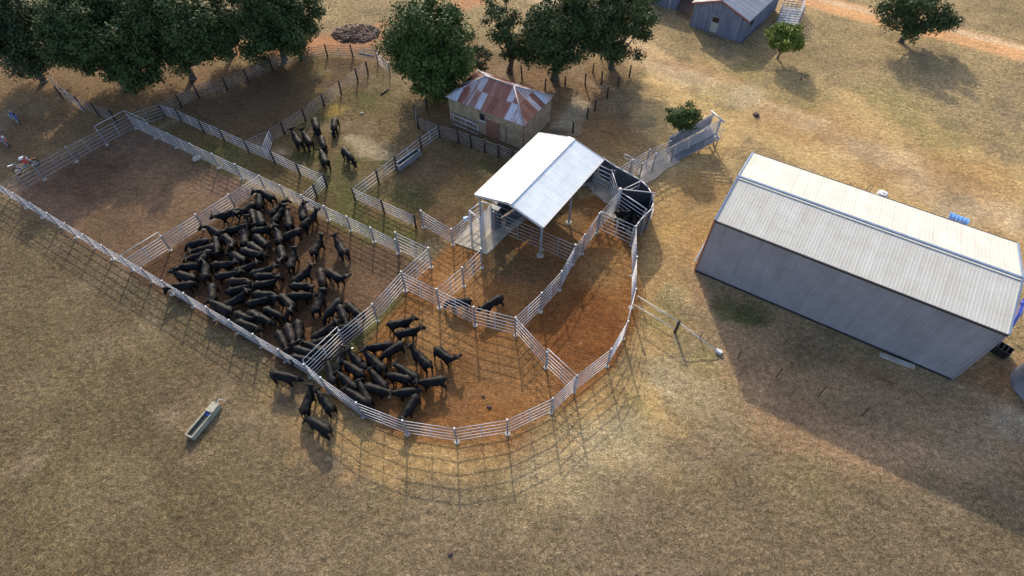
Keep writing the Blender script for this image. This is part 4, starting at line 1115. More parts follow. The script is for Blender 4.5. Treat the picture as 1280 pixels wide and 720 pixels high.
# ---- old blue grey shed, top right
root = None
hA, hB = at(862, 32), at(925.5, 54)
u = (hB - hA).normalized(); w = Vector((-u.y, u.x, 0)); Lh = (hB - hA).length
ctr = hA.copy(); root = empty('old_tin_shed', ctr, 'old blue grey tin shed with weathered gable roof at the top of the picture', 'shed')
def sp(s, t, z): return ctr + u * s + w * t + Vector((0, 0, z))
ZE, ZR, DL = 2.7, 3.75, 9.5; md = Lh * .47
mb = MB(); corr(mb, sp(Lh + .3, -.25, ZE - .12), sp(Lh + .3, DL, ZE - .12), sp(md, DL, ZR), sp(md, -.25, ZR), .15, .03); part(mb, 'roof_sheet', 'old_roof', root)
mb = MB(); corr(mb, sp(-.3, DL, ZE - .12), sp(-.3, -.25, ZE - .12), sp(md, -.25, ZR), sp(md, DL, ZR), .15, .03); part(mb, 'roof_sheet', 'old_roof', root)
mb = MB(); mb.tube(sp(md, -.3, ZR + .02), sp(md, DL, ZR + .02), .08, None, 8); part(mb, 'ridge_cap', 'galv_dull', root)
mb = MB(); mb.beam(sp(-.3, -.27, ZE - .2), sp(md - .02, -.27, ZR - .1), .04, .16); part(mb, 'barge_board', 'rust_red', root)
mb = MB(); mb.beam(sp(Lh + .3, -.27, ZE - .2), sp(md + .02, -.27, ZR - .1), .04, .16); part(mb, 'barge_board', 'rust_red', root)
mb = MB(); corr(mb, sp(0, 0, 0), sp(Lh, 0, 0), sp(Lh, 0, ZE - .15), sp(0, 0, ZE - .15), .16, .02); 
mb.face([sp(0, .02, ZE - .15), sp(Lh, .02, ZE - .15), sp(md, .02, ZR - .05)], [(0, 2), (5, 2), (2.5, 3)]); part(mb, 'gable_wall', 'old_wall', root)
mb = MB(); corr(mb, sp(Lh, 0, 0), sp(Lh, DL, 0), sp(Lh, DL, ZE - .12), sp(Lh, 0, ZE - .12), .16, .02); part(mb, 'wall', 'old_wall', root)
mb = MB(); corr(mb, sp(0, DL, 0), sp(0, 0, 0), sp(0, 0, ZE - .12), sp(0, DL, ZE - .12), .16, .02); part(mb, 'wall', 'old_wall', root)
mb = MB(); mb.beam(sp(2.35, -.05, .95), sp(3.2, -.05, .95), .05, 1.9); dd = part(mb, 'door', 'trough_steel', root)
mb = MB(); mb.beam(sp(2.4, -.08, 1.55), sp(3.15, -.08, 1.55), .03, .55); subpart(mb, 'door_window', 'window_dark', dd, root)
mb = MB(); mb.box(tuple(sp(2.8, -.09, 1.02)), .06, .05, .12); subpart(mb, 'handle', 'galv', dd, root)
mb = MB(); mb.beam(sp(2.35, -.4, .15), sp(3.25, -.4, .15), .6, .06); mb.beam(sp(2.4, -.15, .06), sp(2.4, -.6, .06), .08, .12); mb.beam(sp(3.2, -.15, .06), sp(3.2, -.6, .06), .08, .12); part(mb, 'door_step', 'old_wood', root)
mb = MB(); mb.beam(sp(Lh + .2, -.1, .08), sp(Lh + .2, 5.5, .08), .16, .16); part(mb, 'timber_sill', 'old_wood', root)
mb = MB(); mb.beam(sp(Lh + .04, 1.2, 1.6), sp(Lh + .04, 2.0, 1.6), .04, .5); part(mb, 'window', 'window_dark', root)
# second shed further left
hA, hB = at(806, 2), at(845, 13)
u = (hB - hA).normalized(); w = Vector((-u.y, u.x, 0)); Lh = (hB - hA).length; ctr = hA.copy()
root = empty('far_tin_shed', ctr, 'blue grey tin lean-to cut by the top edge, left of the old shed', 'shed')
mb = MB(); corr(mb, sp(-4, 0, 0), sp(Lh, 0, 0), sp(Lh, 0, 2.5), sp(-4, 0, 2.5), .16, .02); part(mb, 'wall', 'old_wall', root)
mb = MB(); corr(mb, sp(Lh, 0, 0), sp(Lh, 7, 0), sp(Lh, 7, 3), sp(Lh, 0, 2.5), .16, .02); part(mb, 'wall', 'old_wall', root)
mb = MB(); corr(mb, sp(-4.2, -.2, 2.55), sp(Lh + .2, -.2, 2.55), sp(Lh + .2, 7, 3.05), sp(-4.2, 7, 3.05), .16, .02); part(mb, 'roof_sheet', 'old_roof', root)
mb = MB(); mb.tube((0, 0, 0), (.02, 0, 3.2), .05, .045, 8); o = mb.build('white_pole', M['cap']); o.location = at(835, 14.5); tag(o, 'slim white pole standing at the corner of the far tin lean-to', 'pole')
# lean-to frame between
q = at(858, 17)
root = empty('lean_to_frame', (q.x, q.y, 0), 'dark low lean-to of rusty sheets between the two old sheds', 'lean-to')
mb = MB(); a_, b_ = at(846, 12, .4), at(861, 19, .4); d_ = Vector((0.5, .85, 0)) * 3
mb.face([a_, b_, b_ + d_ + Vector((0, 0, 1.2)), a_ + d_ + Vector((0, 0, 1.2))], [(0, 0), (2, 0), (2, 3), (0, 3)]); mb.beam(a_, b_, .08, .08); part(mb, 'sheet', 'rubble', root)
mb = MB(); mb.tube(V(a_, 0), V(a_, .45), .05, None, 6); mb.tube(V(b_, 0), V(b_, .45), .05, None, 6); part(mb, 'post', 'old_wood', root)
# stock crate
c_ = [at(*p, 0) for p in ((970, 30), (997, 33), (1000, 12), (977, 9))]
ctr = (c_[0] + c_[1] + c_[2] + c_[3]) / 4
root = empty('stock_crate', ctr, 'open topped stock crate of weathered rails beside the old tin shed', 'stock crate')
mb = MB(); mb.prism([(p.x, p.y) for p in c_], .02, .12); part(mb, 'floor', 'galv_dull', root)
for i in range(4):
    a, b = c_[i], c_[(i + 1) % 4]; mb = MB()
    for k in range(6): mb.tube(V(a, .25 + k * .27), V(b, .25 + k * .27), .035, None, 6, 1.6)
    n = 4
    for k in range(n): p = a.lerp(b, k / n); mb.tube(V(p, 0), V(p, 1.75 + (.5 if k == 0 else 0)), .04, None, 6)
    part(mb, 'side_panel', 'galv_dull' if i % 2 else 'galv', root)
# ================================================================== TROUGHS, LOGS, RUBBLE
def trough(label, p, q, wd, ht, lid=True):
    a, b = at(*p, ht), at(*q, ht); a.z = b.z = 0
    d = (b - a).normalized(); s = Vector((-d.y, d.x, 0)); L = (b - a).length
    root = empty('water_trough', (a + b) / 2, label, 'water trough', 'stock water troughs')
    mb = MB()
    for sg in (-1, 1): mb.beam(V(a + s * sg * wd / 2, ht / 2), V(b + s * sg * wd / 2, ht / 2), .07, ht)
    for e in (a + d * .035, b - d * .035): mb.beam(V(e - s * (wd / 2 - .036), ht / 2), V(e + s * (wd / 2 - .036), ht / 2), .07, ht - .004)
    mb.beam(V(a + d * .08, .05), V(b - d * .08, .05), wd - .08, .08); part(mb, 'trough_body', 'trough_concrete' if lid else 'galv_dull', root)
    mb = MB(); mb.beam(V(a + d * .08, ht * .6), V(b - d * .08, ht * .6), wd - .075, .02); part(mb, 'water', 'water', root)
    if lid:
        mb = MB(); mb.beam(V(b - d * (L * .27), ht + .025), V(b + d * .02, ht + .025), wd + .05, .045); part(mb, 'float_cover', 'trough_concrete', root)
        mb = MB(); mb.beam(V(b - d * (L * .36), ht * .7), V(b - d * (L * .28), ht * .7), wd * .6, .06); part(mb, 'float', 'blue_plastic', root)
        mb = MB(); mb.chain([V(b + d * .1, 0.05), V(b + d * .1, .4), V(b + d * .3, .42), V(b + d * .45 - s * .2, .1)], [.02] * 4, 6); part(mb, 'pipe', 'cap', root)
    return root
trough('long narrow pale concrete trough with end cover lying alone in the near left paddock', (235, 545), (270, 504), .46, .4)
trough('steel water trough built into the black post fence of the shed paddock', (496, 206), (523, 186), .5, .55, False)
# burnt heap
p = at(445, 42)
root = empty('rubble_heap', p, 'low dark heap of burnt rubble and sticks by the red track', 'rubble heap')
mb = MB(); mb.blob((p.x, p.y, 0), 2.5, 1.9, .22, 28, 10, jit=.5)
rr = random.Random(3)
for k in range(500):
    t = rr.random() * 6.28; r_ = math.sqrt(rr.random()); x = p.x + math.cos(t) * r_ * 2.7; y = p.y + math.sin(t) * r_ * 2.1; zz = .22 * max(0, 1 - r_ ** 2)
    s_ = rr.uniform(.05, .16); mb.blob((x, y, zz), s_ * rr.uniform(.7, 1.6), s_, s_ * .7, 5, 3, Matrix.Rotation(rr.random() * 3, 3, 'Z'))
for k in range(60):
    t = rr.random() * 6.28; r_ = rr.random(); x = p.x + math.cos(t) * r_ * 2.6; y = p.y + math.sin(t) * r_ * 2; zz = .35 * (1 - r_ ** 2) + .08
    a2 = rr.random() * 3.14; l = rr.uniform(.2, .6); mb.tube((x, y, zz), (x + math.cos(a2) * l, y + math.sin(a2) * l, zz + rr.uniform(-.05, .2)), .025, .015, 5)
part(mb, 'rubble', 'rubble', root)
def log(label, a, b, r, mat='old_wood', name='log'):
    a, b = at(*a, r), at(*b, r); mb = MB(); n = 5
    pts = [(a.lerp(b, k / n) - a) + Vector((random.uniform(-.05, .05), random.uniform(-.05, .05), 0)) for k in range(n + 1)]
    mb.chain(pts, [r * (1 - .3 * k / n) for k in range(n + 1)], 8)
    o = mb.build(name, M[mat]); o.location = a; return tag(o, label, name)
log('short pale log lying in the upper paddock right of the dividing fence', (476, 117), (486, 110), .09)
log('white pipe lying on the far fence near the round tree', (449, 66), (468, 70), .07, 'cap', 'pipe')
def stone(label, p, r, mat='footing'):
    q = at(*p); mb = MB(); mb.blob((0, 0, r * .3), r * 1.3, r, r * .6, 10, 7, jit=.35); o = mb.build('stone', M[mat]); o.location = q
    o.rotation_euler.z = random.random() * 3; return tag(o, label, 'stone')
stone('pale flat stone at the foot of the long pen fence, largest of its row', (246.5, 199), .33)
stone('reddish stump-like rock lying alone in the yellow yard', (945, 144), .3, 'rubble')
stone('small dark clod in the near grass, centre bottom of the picture', (563, 693), .13, 'rubble')
stone('small dark clod in the orange pen, the larger of the pair', (612, 509), .13, 'rubble')
stone('small dark clod in the orange pen, the fainter upper one', (604, 496), .10, 'rubble')
stone('pale stone in the grass near the loose steers', (452, 142), .14)

# ================================================================== CATTLE
def make_steer_mesh(name, head='up', stride=0.0, seed=0):
    rr = random.Random(seed)
    V_ = []; E_ = []; Rr = []
    def add(p, r, par=None):
        V_.append(p); Rr.append(r if isinstance(r, tuple) else (r, r)); i = len(V_) - 1
        if par is not None: E_.append((par, i))
        return i
    pel = add((-.55, 0, 1.0), (.285, .23))
    rump = add((-.82, 0, 1.01), (.20, .18), pel)
    t1 = add((-.99, 0, 1.02), (.035, .035), rump); t2 = add((-1.04, .01, .72), (.022, .022), t1); add((-1.03, .02, .40), (.04, .04), t2)
    bl = add((-.20, 0, .94), (.27, .30), pel); ch = add((.15, 0, .92), (.30, .31), bl); sh = add((.44, 0, .99), (.25, .29), ch)
    if head == 'up': n1, n2, h1, h2, h3 = (.74, 0, 1.10), (.94, 0, 1.25), (1.04, 0, 1.33), (1.18, 0, 1.22), (1.36, 0, 1.06)
    elif head == 'left': n1, n2, h1, h2, h3 = (.72, .06, 1.08), (.88, .20, 1.20), (.93, .31, 1.26), (.96, .46, 1.17), (.96, .66, 1.03)
    elif head == 'right': n1, n2, h1, h2, h3 = (.72, -.06, 1.08), (.88, -.20, 1.20), (.93, -.31, 1.26), (.96, -.46, 1.17), (.96, -.66, 1.03)
    elif head == 'level': n1, n2, h1, h2, h3 = (.76, 0, 1.00), (.98, 0, 1.02), (1.08, 0, 1.06), (1.20, 0, .95), (1.38, 0, .82)
    else: n1, n2, h1, h2, h3 = (.74, 0, .86), (.94, 0, .66), (1.02, 0, .56), (1.10, 0, .38), (1.17, 0, .16)
    a = add(n1, (.15, .21), sh); b_ = add(n2, (.12, .15), a); c = add(h1, (.17, .15), b_); d = add(h2, (.12, .125), c); add(h3, (.115, .10), d)
    fw = (Vector(h3) - Vector(h1)); fw.normalize(); sd_ = Vector((-fw.y, fw.x, 0)); 
    if sd_.length < .2: sd_ = Vector((0, 1, 0))
    sd_.normalize()
    if head == 'down': sd_ = Vector((0, 1, 0))
    for sg in (-1, 1):
        e1 = Vector(h1) + sd_ * sg * .18 + Vector((0, 0, .05)) - fw * .04; e2 = Vector(h1) + sd_ * sg * .34 + Vector((0, 0, .03)) - fw * .06
        i = add(tuple(e1), (.045, .06), c); add(tuple(e2), (.03, .055), i)
    for sg in (-1, 1):
        st = stride * sg
        i = add((.42, sg * .15, .68), (.125, .15), sh); i = add((.42 + st * .5, sg * .165, .42), (.085, .085), i); i = add((.40 + st, sg * .165, .2), (.06, .06), i); add((.43 + st, sg * .165, .03), (.08, .065), i)
        i = add((-.62, sg * .17, .76), (.165, .21), pel); i = add((-.56 - st * .4, sg * .185, .54), (.105, .125), i); i = add((-.75 - st * .8, sg * .185, .38), (.07, .075), i); i = add((-.70 - st, sg * .185, .16), (.058, .058), i); add((-.66 - st, sg * .185, .03), (.078, .065), i)
    me = bpy.data.meshes.new(name); me.from_pydata(V_, E_, [])
    o = bpy.data.objects.new(name, me); COL.objects.link(o)
    md_ = o.modifiers.new('skin', 'SKIN'); md_.use_smooth_shade = True
    bm = bmesh.new(); bm.from_mesh(me); sk = bm.verts.layers.skin.verify(); bm.verts.ensure_lookup_table()
    for i, r_ in enumerate(Rr): bm.verts[i][sk].radius = r_; bm.verts[i][sk].use_root = (i == 0)
    bm.to_mesh(me); bm.free()
    sb = o.modifiers.new('sub', 'SUBSURF'); sb.levels = 2; sb.render_levels = 2
    dg = bpy.context.evaluated_depsgraph_get()
    m2 = bpy.data.meshes.new_from_object(o.evaluated_get(dg))
    bpy.data.objects.remove(o)
    m2.name = name
    m2.materials.clear()
    for p in m2.polygons: p.use_smooth = True
    for v in m2.vertices:
        x, y, z = v.co
        if -1.0 < x < .62 and z > .58 and abs(y) < .42:
            t = (z - .60) / .66                      # 0 belly .. 1 back
            if t > .55:                              # roof-shaped back with a spine ridge
                k = min(1, (t - .55) / .45)
                y *= 1 - .30 * k
                z += .030 * k * max(0, 1 - abs(y) / .10)
            flank = math.exp(-((x + .38) / .13) ** 2)
            y *= 1 - .20 * flank * max(0, min(1, (t - .3) * 2))
            hip = math.exp(-((x + .60) / .10) ** 2) * math.exp(-((abs(y) - .19) / .09) ** 2) * (1 if t > .6 else 0)
            z += .055 * hip; y *= 1 + .22 * hip
            wither = math.exp(-((x - .40) / .12) ** 2) * max(0, 1 - abs(y) / .14) * (1 if t > .7 else 0)
            z += .045 * wither
            z -= .03 * math.exp(-((x - .02) / .22) ** 2) * (1 if t > .7 else 0)
            if t < .35: z -= .05 * math.exp(-((x - .30) / .30) ** 2)
        n_ = mnoise.noise(Vector((x * 4, y * 4, z * 4 + seed))) * .018
        v.co = (x, y * (1 + n_), z + n_ * .6)
    zs = min(v.co.z for v in m2.vertices)
    for v in m2.vertices: v.co.z -= zs
    return m2
KIND = {}
for hd in ('up', 'left', 'right', 'level', 'down'):
    for k, st in enumerate((.0, .13, -.11)):
        mm = make_steer_mesh('steer', hd, st, k); mm.materials.append(M['hide']); KIND[hd, k, 0] = mm
        m3 = mm.copy(); m3.materials.clear(); m3.materials.append(M['hide_brown']); KIND[hd, k, 1] = m3
BACK = 1.12
COWS = []      # (rump px, head px, head pose, brown)
def cow(rx, ry, hx, hy, pose='level', brown=0, extra=None): COWS.append((rx, ry, hx, hy, pose, brown, extra))
main = [(264,327,294,328),(305,325,282,313),(299,309,331,320),(308,301,333,318),(317,291,336,309),(289,336,323,328),(270,341,301,340),(312,339,345,333),(318,342,350,345),(287,348,314,350),
 (314,353,351,351),(282,361,316,355),(315,365,352,369),(307,377,341,370),(279,379,309,365),(253,346,257,322),(262,353,264,378),(257,297,229,308),(264,304,238,313),(259,312,233,323),(246,327,265,309),
 (274,290,255,279),(276,291,297,309),(303,281,277,288),(267,294,270,315),(297,259,265,273),(315,251,294,268),(340,244,320,236),(322,241,324,262),(312,259,318,280),(326,279,321,262),
 (337,264,356,248),(339,274,356,257),(360,282,358,260),(378,270,375,252),(378,278,396,264),(374,284,346,300),(316,285,342,283),(303,302,305,284),(300,290,309,270),(348,306,355,327),(360,330,368,312),
 (389,312,402,295),(431,316,417,294),(348,300,344,281),(364,349,391,332),(361,354,396,356),(360,366,395,367),(399,336,404,360),(408,335,431,351),(391,386,404,363),(421,374,406,397),(423,380,433,404),(434,378,453,396),
 (348,366,372,390),(330,383,356,398),(307,387,342,404),(291,388,321,402),(294,399,324,410),(288,388,259,375),(345,411,359,438),(358,404,366,429),(370,398,373,427),(393,417,419,404),(391,426,419,418),(410,409,438,407),
 (403,436,378,426),(369,433,396,443),(366,444,391,449),(243,346,209,337),(233,352,211,357),(245,328,222,333)]
low_ = [(484,403,519,399,'up'),(494,414,528,410,'up'),(488,427,452,434,'level'),(501,426,474,448,'down'),(538,457,511,432,'up'),(546,434,567,451,'left'),(480,461,453,438,'up'),(521,471,491,453,'level'),
 (511,472,480,468,'down'),(554,471,520,478,'up'),(523,485,488,490,'level'),(519,493,503,521,'level'),(460,481,485,489,'level'),(481,483,461,459,'level'),(456,458,434,437,'up'),(452,466,427,450,'level'),
 (443,483,420,463,'level'),(456,501,431,485,'level'),(460,501,448,475,'level'),(418,459,429,434,'level'),(414,474,409,450,'level')]
outs = [(337,464,375,473,'level','black steer walking outside the near fence, furthest left of the four outside'),(376,515,390,480,'up','black steer outside the near fence with its head up to the rails at the corner'),
 (414,511,394,486,'level','black steer outside the near fence just right of the one facing the rails'),(411,538,380,520,'down','black steer outside the near fence closest to the bottom of the picture')]
mids = [(587,373,556,378,'down','black steer standing at the rails left in the small centre pen'),(626,368,600,385,'level','black steer facing down left, alone in the middle of the small centre pen')]
ups = [(392,145,397,167,'down','black steer grazing by the dividing fence, upper left of the loose group'),(418,145,416,166,'down','black steer grazing at the top right of the loose group'),(375,179,364,162,'up','black steer at the far left of the loose group looking away'),
 (387,177,377,163,'up','black steer second from left of the loose group, tail raised'),(400,168,406,188,'down','black steer in the middle of the loose group'),(407,203,399,184,'level','black steer lowest of the loose group, facing uphill'),(426,181,445,205,'down','black steer grazing apart at the right of the loose group')]
drm = [(774,263,797,268,'level','black steer nearest the mouth gate inside the forcing pen'),(795,279,793,259,'level','black steer by the outer wall inside the forcing pen'),(780,276,792,262,'level','black steer on the left side inside the forcing pen'),(800,261,790,247,'level','black steer furthest up inside the forcing pen')]
rc_ = random.Random(8)
steers = []
def place(rx, ry, hx, hy, pose, brown, label, group, scale=None):
    a, b = at(rx, ry, BACK), at(hx, hy, 1.0 if pose != 'down' else .7)
    d = Vector((b.x - a.x, b.y - a.y)); L = d.length
    s = min(1.0, max(.92, L / 2.1)) if scale is None else scale
    ang = math.atan2(d.y, d.x)
    mid = Vector(((a.x + b.x) / 2, (a.y + b.y) / 2))
    c = mid - Vector((math.cos(ang), math.sin(ang))) * .14 * s
    o = bpy.data.objects.new('steer', KIND[pose, rc_.randint(0, 2), brown]); COL.objects.link(o)
    o.location = (c.x, c.y, 0); o.rotation_euler = (0, 0, ang); w_ = s * rc_.uniform(.94, 1.02); o.scale = (s, w_ * 1.22, s * rc_.uniform(.93, 1.0))
    tag(o, label, 'steer', group); steers.append(o); return o
NUM = ['first', 'second', 'third', 'fourth', 'fifth', 'sixth', 'seventh', 'eighth', 'ninth', 'tenth', 'eleventh', 'twelfth', 'thirteenth', 'fourteenth']
def facing(d):
    a = math.degrees(math.atan2(d[1], d[0])) % 360
    return ['right', 'up right', 'away', 'up left', 'left', 'down left', 'forward', 'down right'][int((a + 22.5) // 45) % 8]
wa, wb_ = at(155, 325, 1.4), at(380, 456, 1.4)
wd = (wb_ - wa); wd.z = 0; wd.normalize(); wnn = Vector((-wd.y, wd.x, 0))
rows = {}
for c in main:
    mid = (at(c[0], c[1], BACK) + at(c[2], c[3], 1.0)) / 2; q = mid - wa
    rows.setdefault(int(q.dot(wnn) // 1.75), []).append((q.dot(wd), c))
rl = {}
for rn, k in enumerate(sorted(rows)):
    for j, (t, c) in enumerate(sorted(rows[k])):
        a, b = at(c[0], c[1]), at(c[2], c[3])
        n_ = len(rows[k]); w_ = NUM[j] + ' from left' if j < (n_ + 1) // 2 else NUM[n_ - 1 - j] + ' from right'
        rl[c] = 'black steer facing %s, %s in the %s row from the near fence' % (facing((b.x - a.x, b.y - a.y)), w_, NUM[rn])
poses = {(389,312,402,295): 'up', (431,316,417,294): 'up', (364,349,391,332): 'up', (408,335,431,351): 'left', (421,374,406,397): 'down', (257,297,229,308): 'down', (374,284,346,300): 'down', (303,302,305,284): 'up', (312,339,345,333): 'up', (279,379,309,365): 'up'}
for c in main:
    br = 1 if c in ((358,404,366,429), (399,336,404,360)) or rc_.random() < .05 else 0
    lab = rl[c]
    if c == (358,404,366,429): lab = 'rusty brown backed steer, the palest coat near the packed pen front corner'
    if c == (389,312,402,295): lab = 'black steer standing clear of the mob with neck raised, left of a lone pair'
    if c == (431,316,417,294): lab = 'black steer standing clear at the far right of the packed pen, looking back'
    place(*c, poses.get(c) or rc_.choice(['level', 'level', 'up', 'up', 'left', 'right', 'down']), br, lab, 'black steers packed in the brown pen')
lw = sorted(low_, key=lambda c: c[0] + c[2])
for j, c in enumerate(lw):
    a, b = at(c[0], c[1]), at(c[2], c[3])
    nm = 'black steer of the loose mob in the orange pen facing %s, ' % facing((b.x - a.x, b.y - a.y))
    k = j + 1
    tail_ = (NUM[j] + ' from left') if j < 11 else (('furthest right') if len(lw) - 1 == j else NUM[len(lw) - 1 - j] + ' from right')
    o = place(*c, 0, nm + tail_, 'black steers in the orange pen')
    if c[:2] in ((460, 481), (456, 458)):
        mb = MB(); hx_, hz = (1.06, 1.02)
        mb.obox((1.06, -.27, 1.06), (.045, 0, 0), (0, .05, .03), (0, -.01, .02)); mb.build('ear_tag', M['tag_white'], o)
for c in outs: place(*c[:5], 0, c[5], 'black steers outside the near fence')
for c in mids: place(*c[:5], 0, c[5], 'black steers in the centre pen')
for c in ups: place(*c[:5], 0, c[5], 'black steers loose in the grassy paddock')
for c in drm: place(*c[:5], 0, c[5], 'black steers in the forcing pen', .95)

# ================================================================== DIRT BIKES
def dirt_bike(label, rear, front, body, trim, seat='black_plastic', lean=12, scale=1.0):
    a, b = at(*rear, .3), at(*front, .3)
    d = b - a; ang = math.atan2(d.y, d.x); c = (a + b) / 2
    root = empty('dirt_bike', (c.x, c.y, 0), label, 'dirt bike', 'parked dirt bikes', ang)
    root.rotation_euler = (R(-lean), 0, ang); root.scale = (scale,) * 3
    def pt(mb, name, mat, par=None): return mb.build(name, M[mat], par or root)
    for x, nm in ((-.70, 'rear'), (.72, 'front')):
        mb = MB(); mb.ring((x, 0, .33), (1, 0, 0), (0, 0, 1), .285, .05, 22, 8); w_ = pt(mb, 'wheel', 'tyre')
        mb = MB(); mb.ring((x, 0, .33), (1, 0, 0), (0, 0, 1), .225, .018, 22, 6)
        for k in range(12): t = k * math.pi / 6; mb.tube((x, 0, .33), (x + math.cos(t) * .22, 0, .33 + math.sin(t) * .22), .005, None, 4)
        mb.tube((x, -.05, .33), (x, .05, .33), .05, None, 10); mb.build('rim', M['galv'], w_)
    mb = MB()
    for sg in (-1, 1): mb.tube((.72, sg * .09, .33), (.42, sg * .09, .98), .028, .034, 8)
    pt(mb, 'fork', 'galv')
    mb = MB(); mb.chain([(.40, 0, .92), (.20, 0, .42), (-.15, 0, .36), (-.28, 0, .75), (.40, 0, .90)], [.03] * 5, 8); mb.chain([(-.28, .06, .75), (-.75, .06, .86)], [.02] * 2); mb.chain([(-.28, -.06, .75), (-.75, -.06, .86)], [.02] * 2); pt(mb, 'frame', 'engine')
    mb = MB(); mb.tube((-.15, .07, .36), (-.70, .07, .33), .03, None, 8); mb.tube((-.15, -.07, .36), (-.70, -.07, .33), .03, None, 8); pt(mb, 'swing_arm', 'galv')
    mb = MB(); mb.blob((.02, 0, .42), .17, .13, .14, 12, 8); mb.tube((.06, 0, .48), (.14, 0, .72), .085, .075, 10)
    for k in range(4): mb.tube((.08 + k * .018, 0, .54 + k * .05), (.085 + k * .018, 0, .555 + k * .05), .11, None, 10)
    pt(mb, 'engine', 'engine')
    mb = MB(); mb.chain([(.16, -.10, .6), (.22, -.13, .35), (-.1, -.14, .38), (-.55, -.13, .68)], [.03, .03, .035, .055], 8); pt(mb, 'exhaust', 'trough_steel')
    mb = MB(); mb.blob((.17, 0, .86), .26, .14, .12, 14, 8); pt(mb, 'tank', body)
    for sg in (-1, 1):
        mb = MB(); mb.face([(.38, sg * .15, .95), (.42, sg * .17, .62), (.12, sg * .16, .62), (.05, sg * .14, .9)][::sg]); mb.face([(.38, sg * .16, .95), (.42, sg * .18, .62), (.12, sg * .17, .62), (.05, sg * .15, .9)][::-sg]); pt(mb, 'tank_shroud', body)
    mb = MB(); mb.beam((.1, 0, .95), (-.62, 0, .93), .16, .07); pt(mb, 'seat', seat)
    mb = MB(); mb.beam((-.45, 0, .89), (-1.02, 0, .97), .17, .02); pt(mb, 'rear_mudguard', trim)
    mb = MB(); mb.beam((.42, 0, .78), (.98, 0, .70), .13, .02); pt(mb, 'front_mudguard', body)
    mb = MB(); mb.obox((.50, 0, .95), (.03, 0, -.008), (0, .09, 0), (.02, 0, .1)); pt(mb, 'number_plate', trim)
    mb = MB(); mb.chain([(.34, -.38, 1.07), (.38, -.15, 1.07), (.42, 0, 1.02), (.38, .15, 1.07), (.34, .38, 1.07)], [.014] * 5, 6); hb = pt(mb, 'handlebar', 'black_plastic')
    for sg in (-1, 1):
        mb = MB(); mb.tube((.345, sg * .28, 1.07), (.335, sg * .40, 1.07), .022, None, 8); mb.build('grip', M['black_plastic'], hb)
    mb = MB(); mb.tube((-.05, .12, .35), (-.02, .36, .02), .014, None, 6); pt(mb, 'side_stand', 'engine')
    return root
b1 = dirt_bike('red and white dirt bike parked against the far fence of the empty pen', (21, 215), (45, 204), 'red_plastic', 'white_plastic')
b2 = dirt_bike('blue dirt bike with black seat parked at the left picture edge', (8, 143), (25, 155), 'blue_plastic', 'black_plastic')
b3 = dirt_bike('red dirt bike half cut off by the left picture edge', (-6, 171), (12, 184), 'red_plastic', 'white_plastic')
def helmet(label, bike, x=.1):
    bpy.context.view_layer.update()
    p = bike.matrix_world @ Vector((x, 0, 1.10))
    root = empty('helmet', p, label, 'helmet', 'white riding helmets', bike.rotation_euler.z)
    mb = MB(); mb.blob((0, 0, 0), .17, .13, .14, 14, 10); sh = mb.build('shell', M['white_plastic'], root)
    mb = MB(); mb.beam((.12, 0, .07), (.26, 0, .09), .2, .02); mb.build('peak', M['white_plastic'], root)
    mb = MB(); mb.blob((.07, 0, -.01), .115, .10, .05, 12, 6); mb.build('visor', M['black_plastic'], root)
helmet('white helmet resting on the tank of the red and white dirt bike', b1)
helmet('white helmet resting on the dirt bike cut by the left edge', b3, -.1)

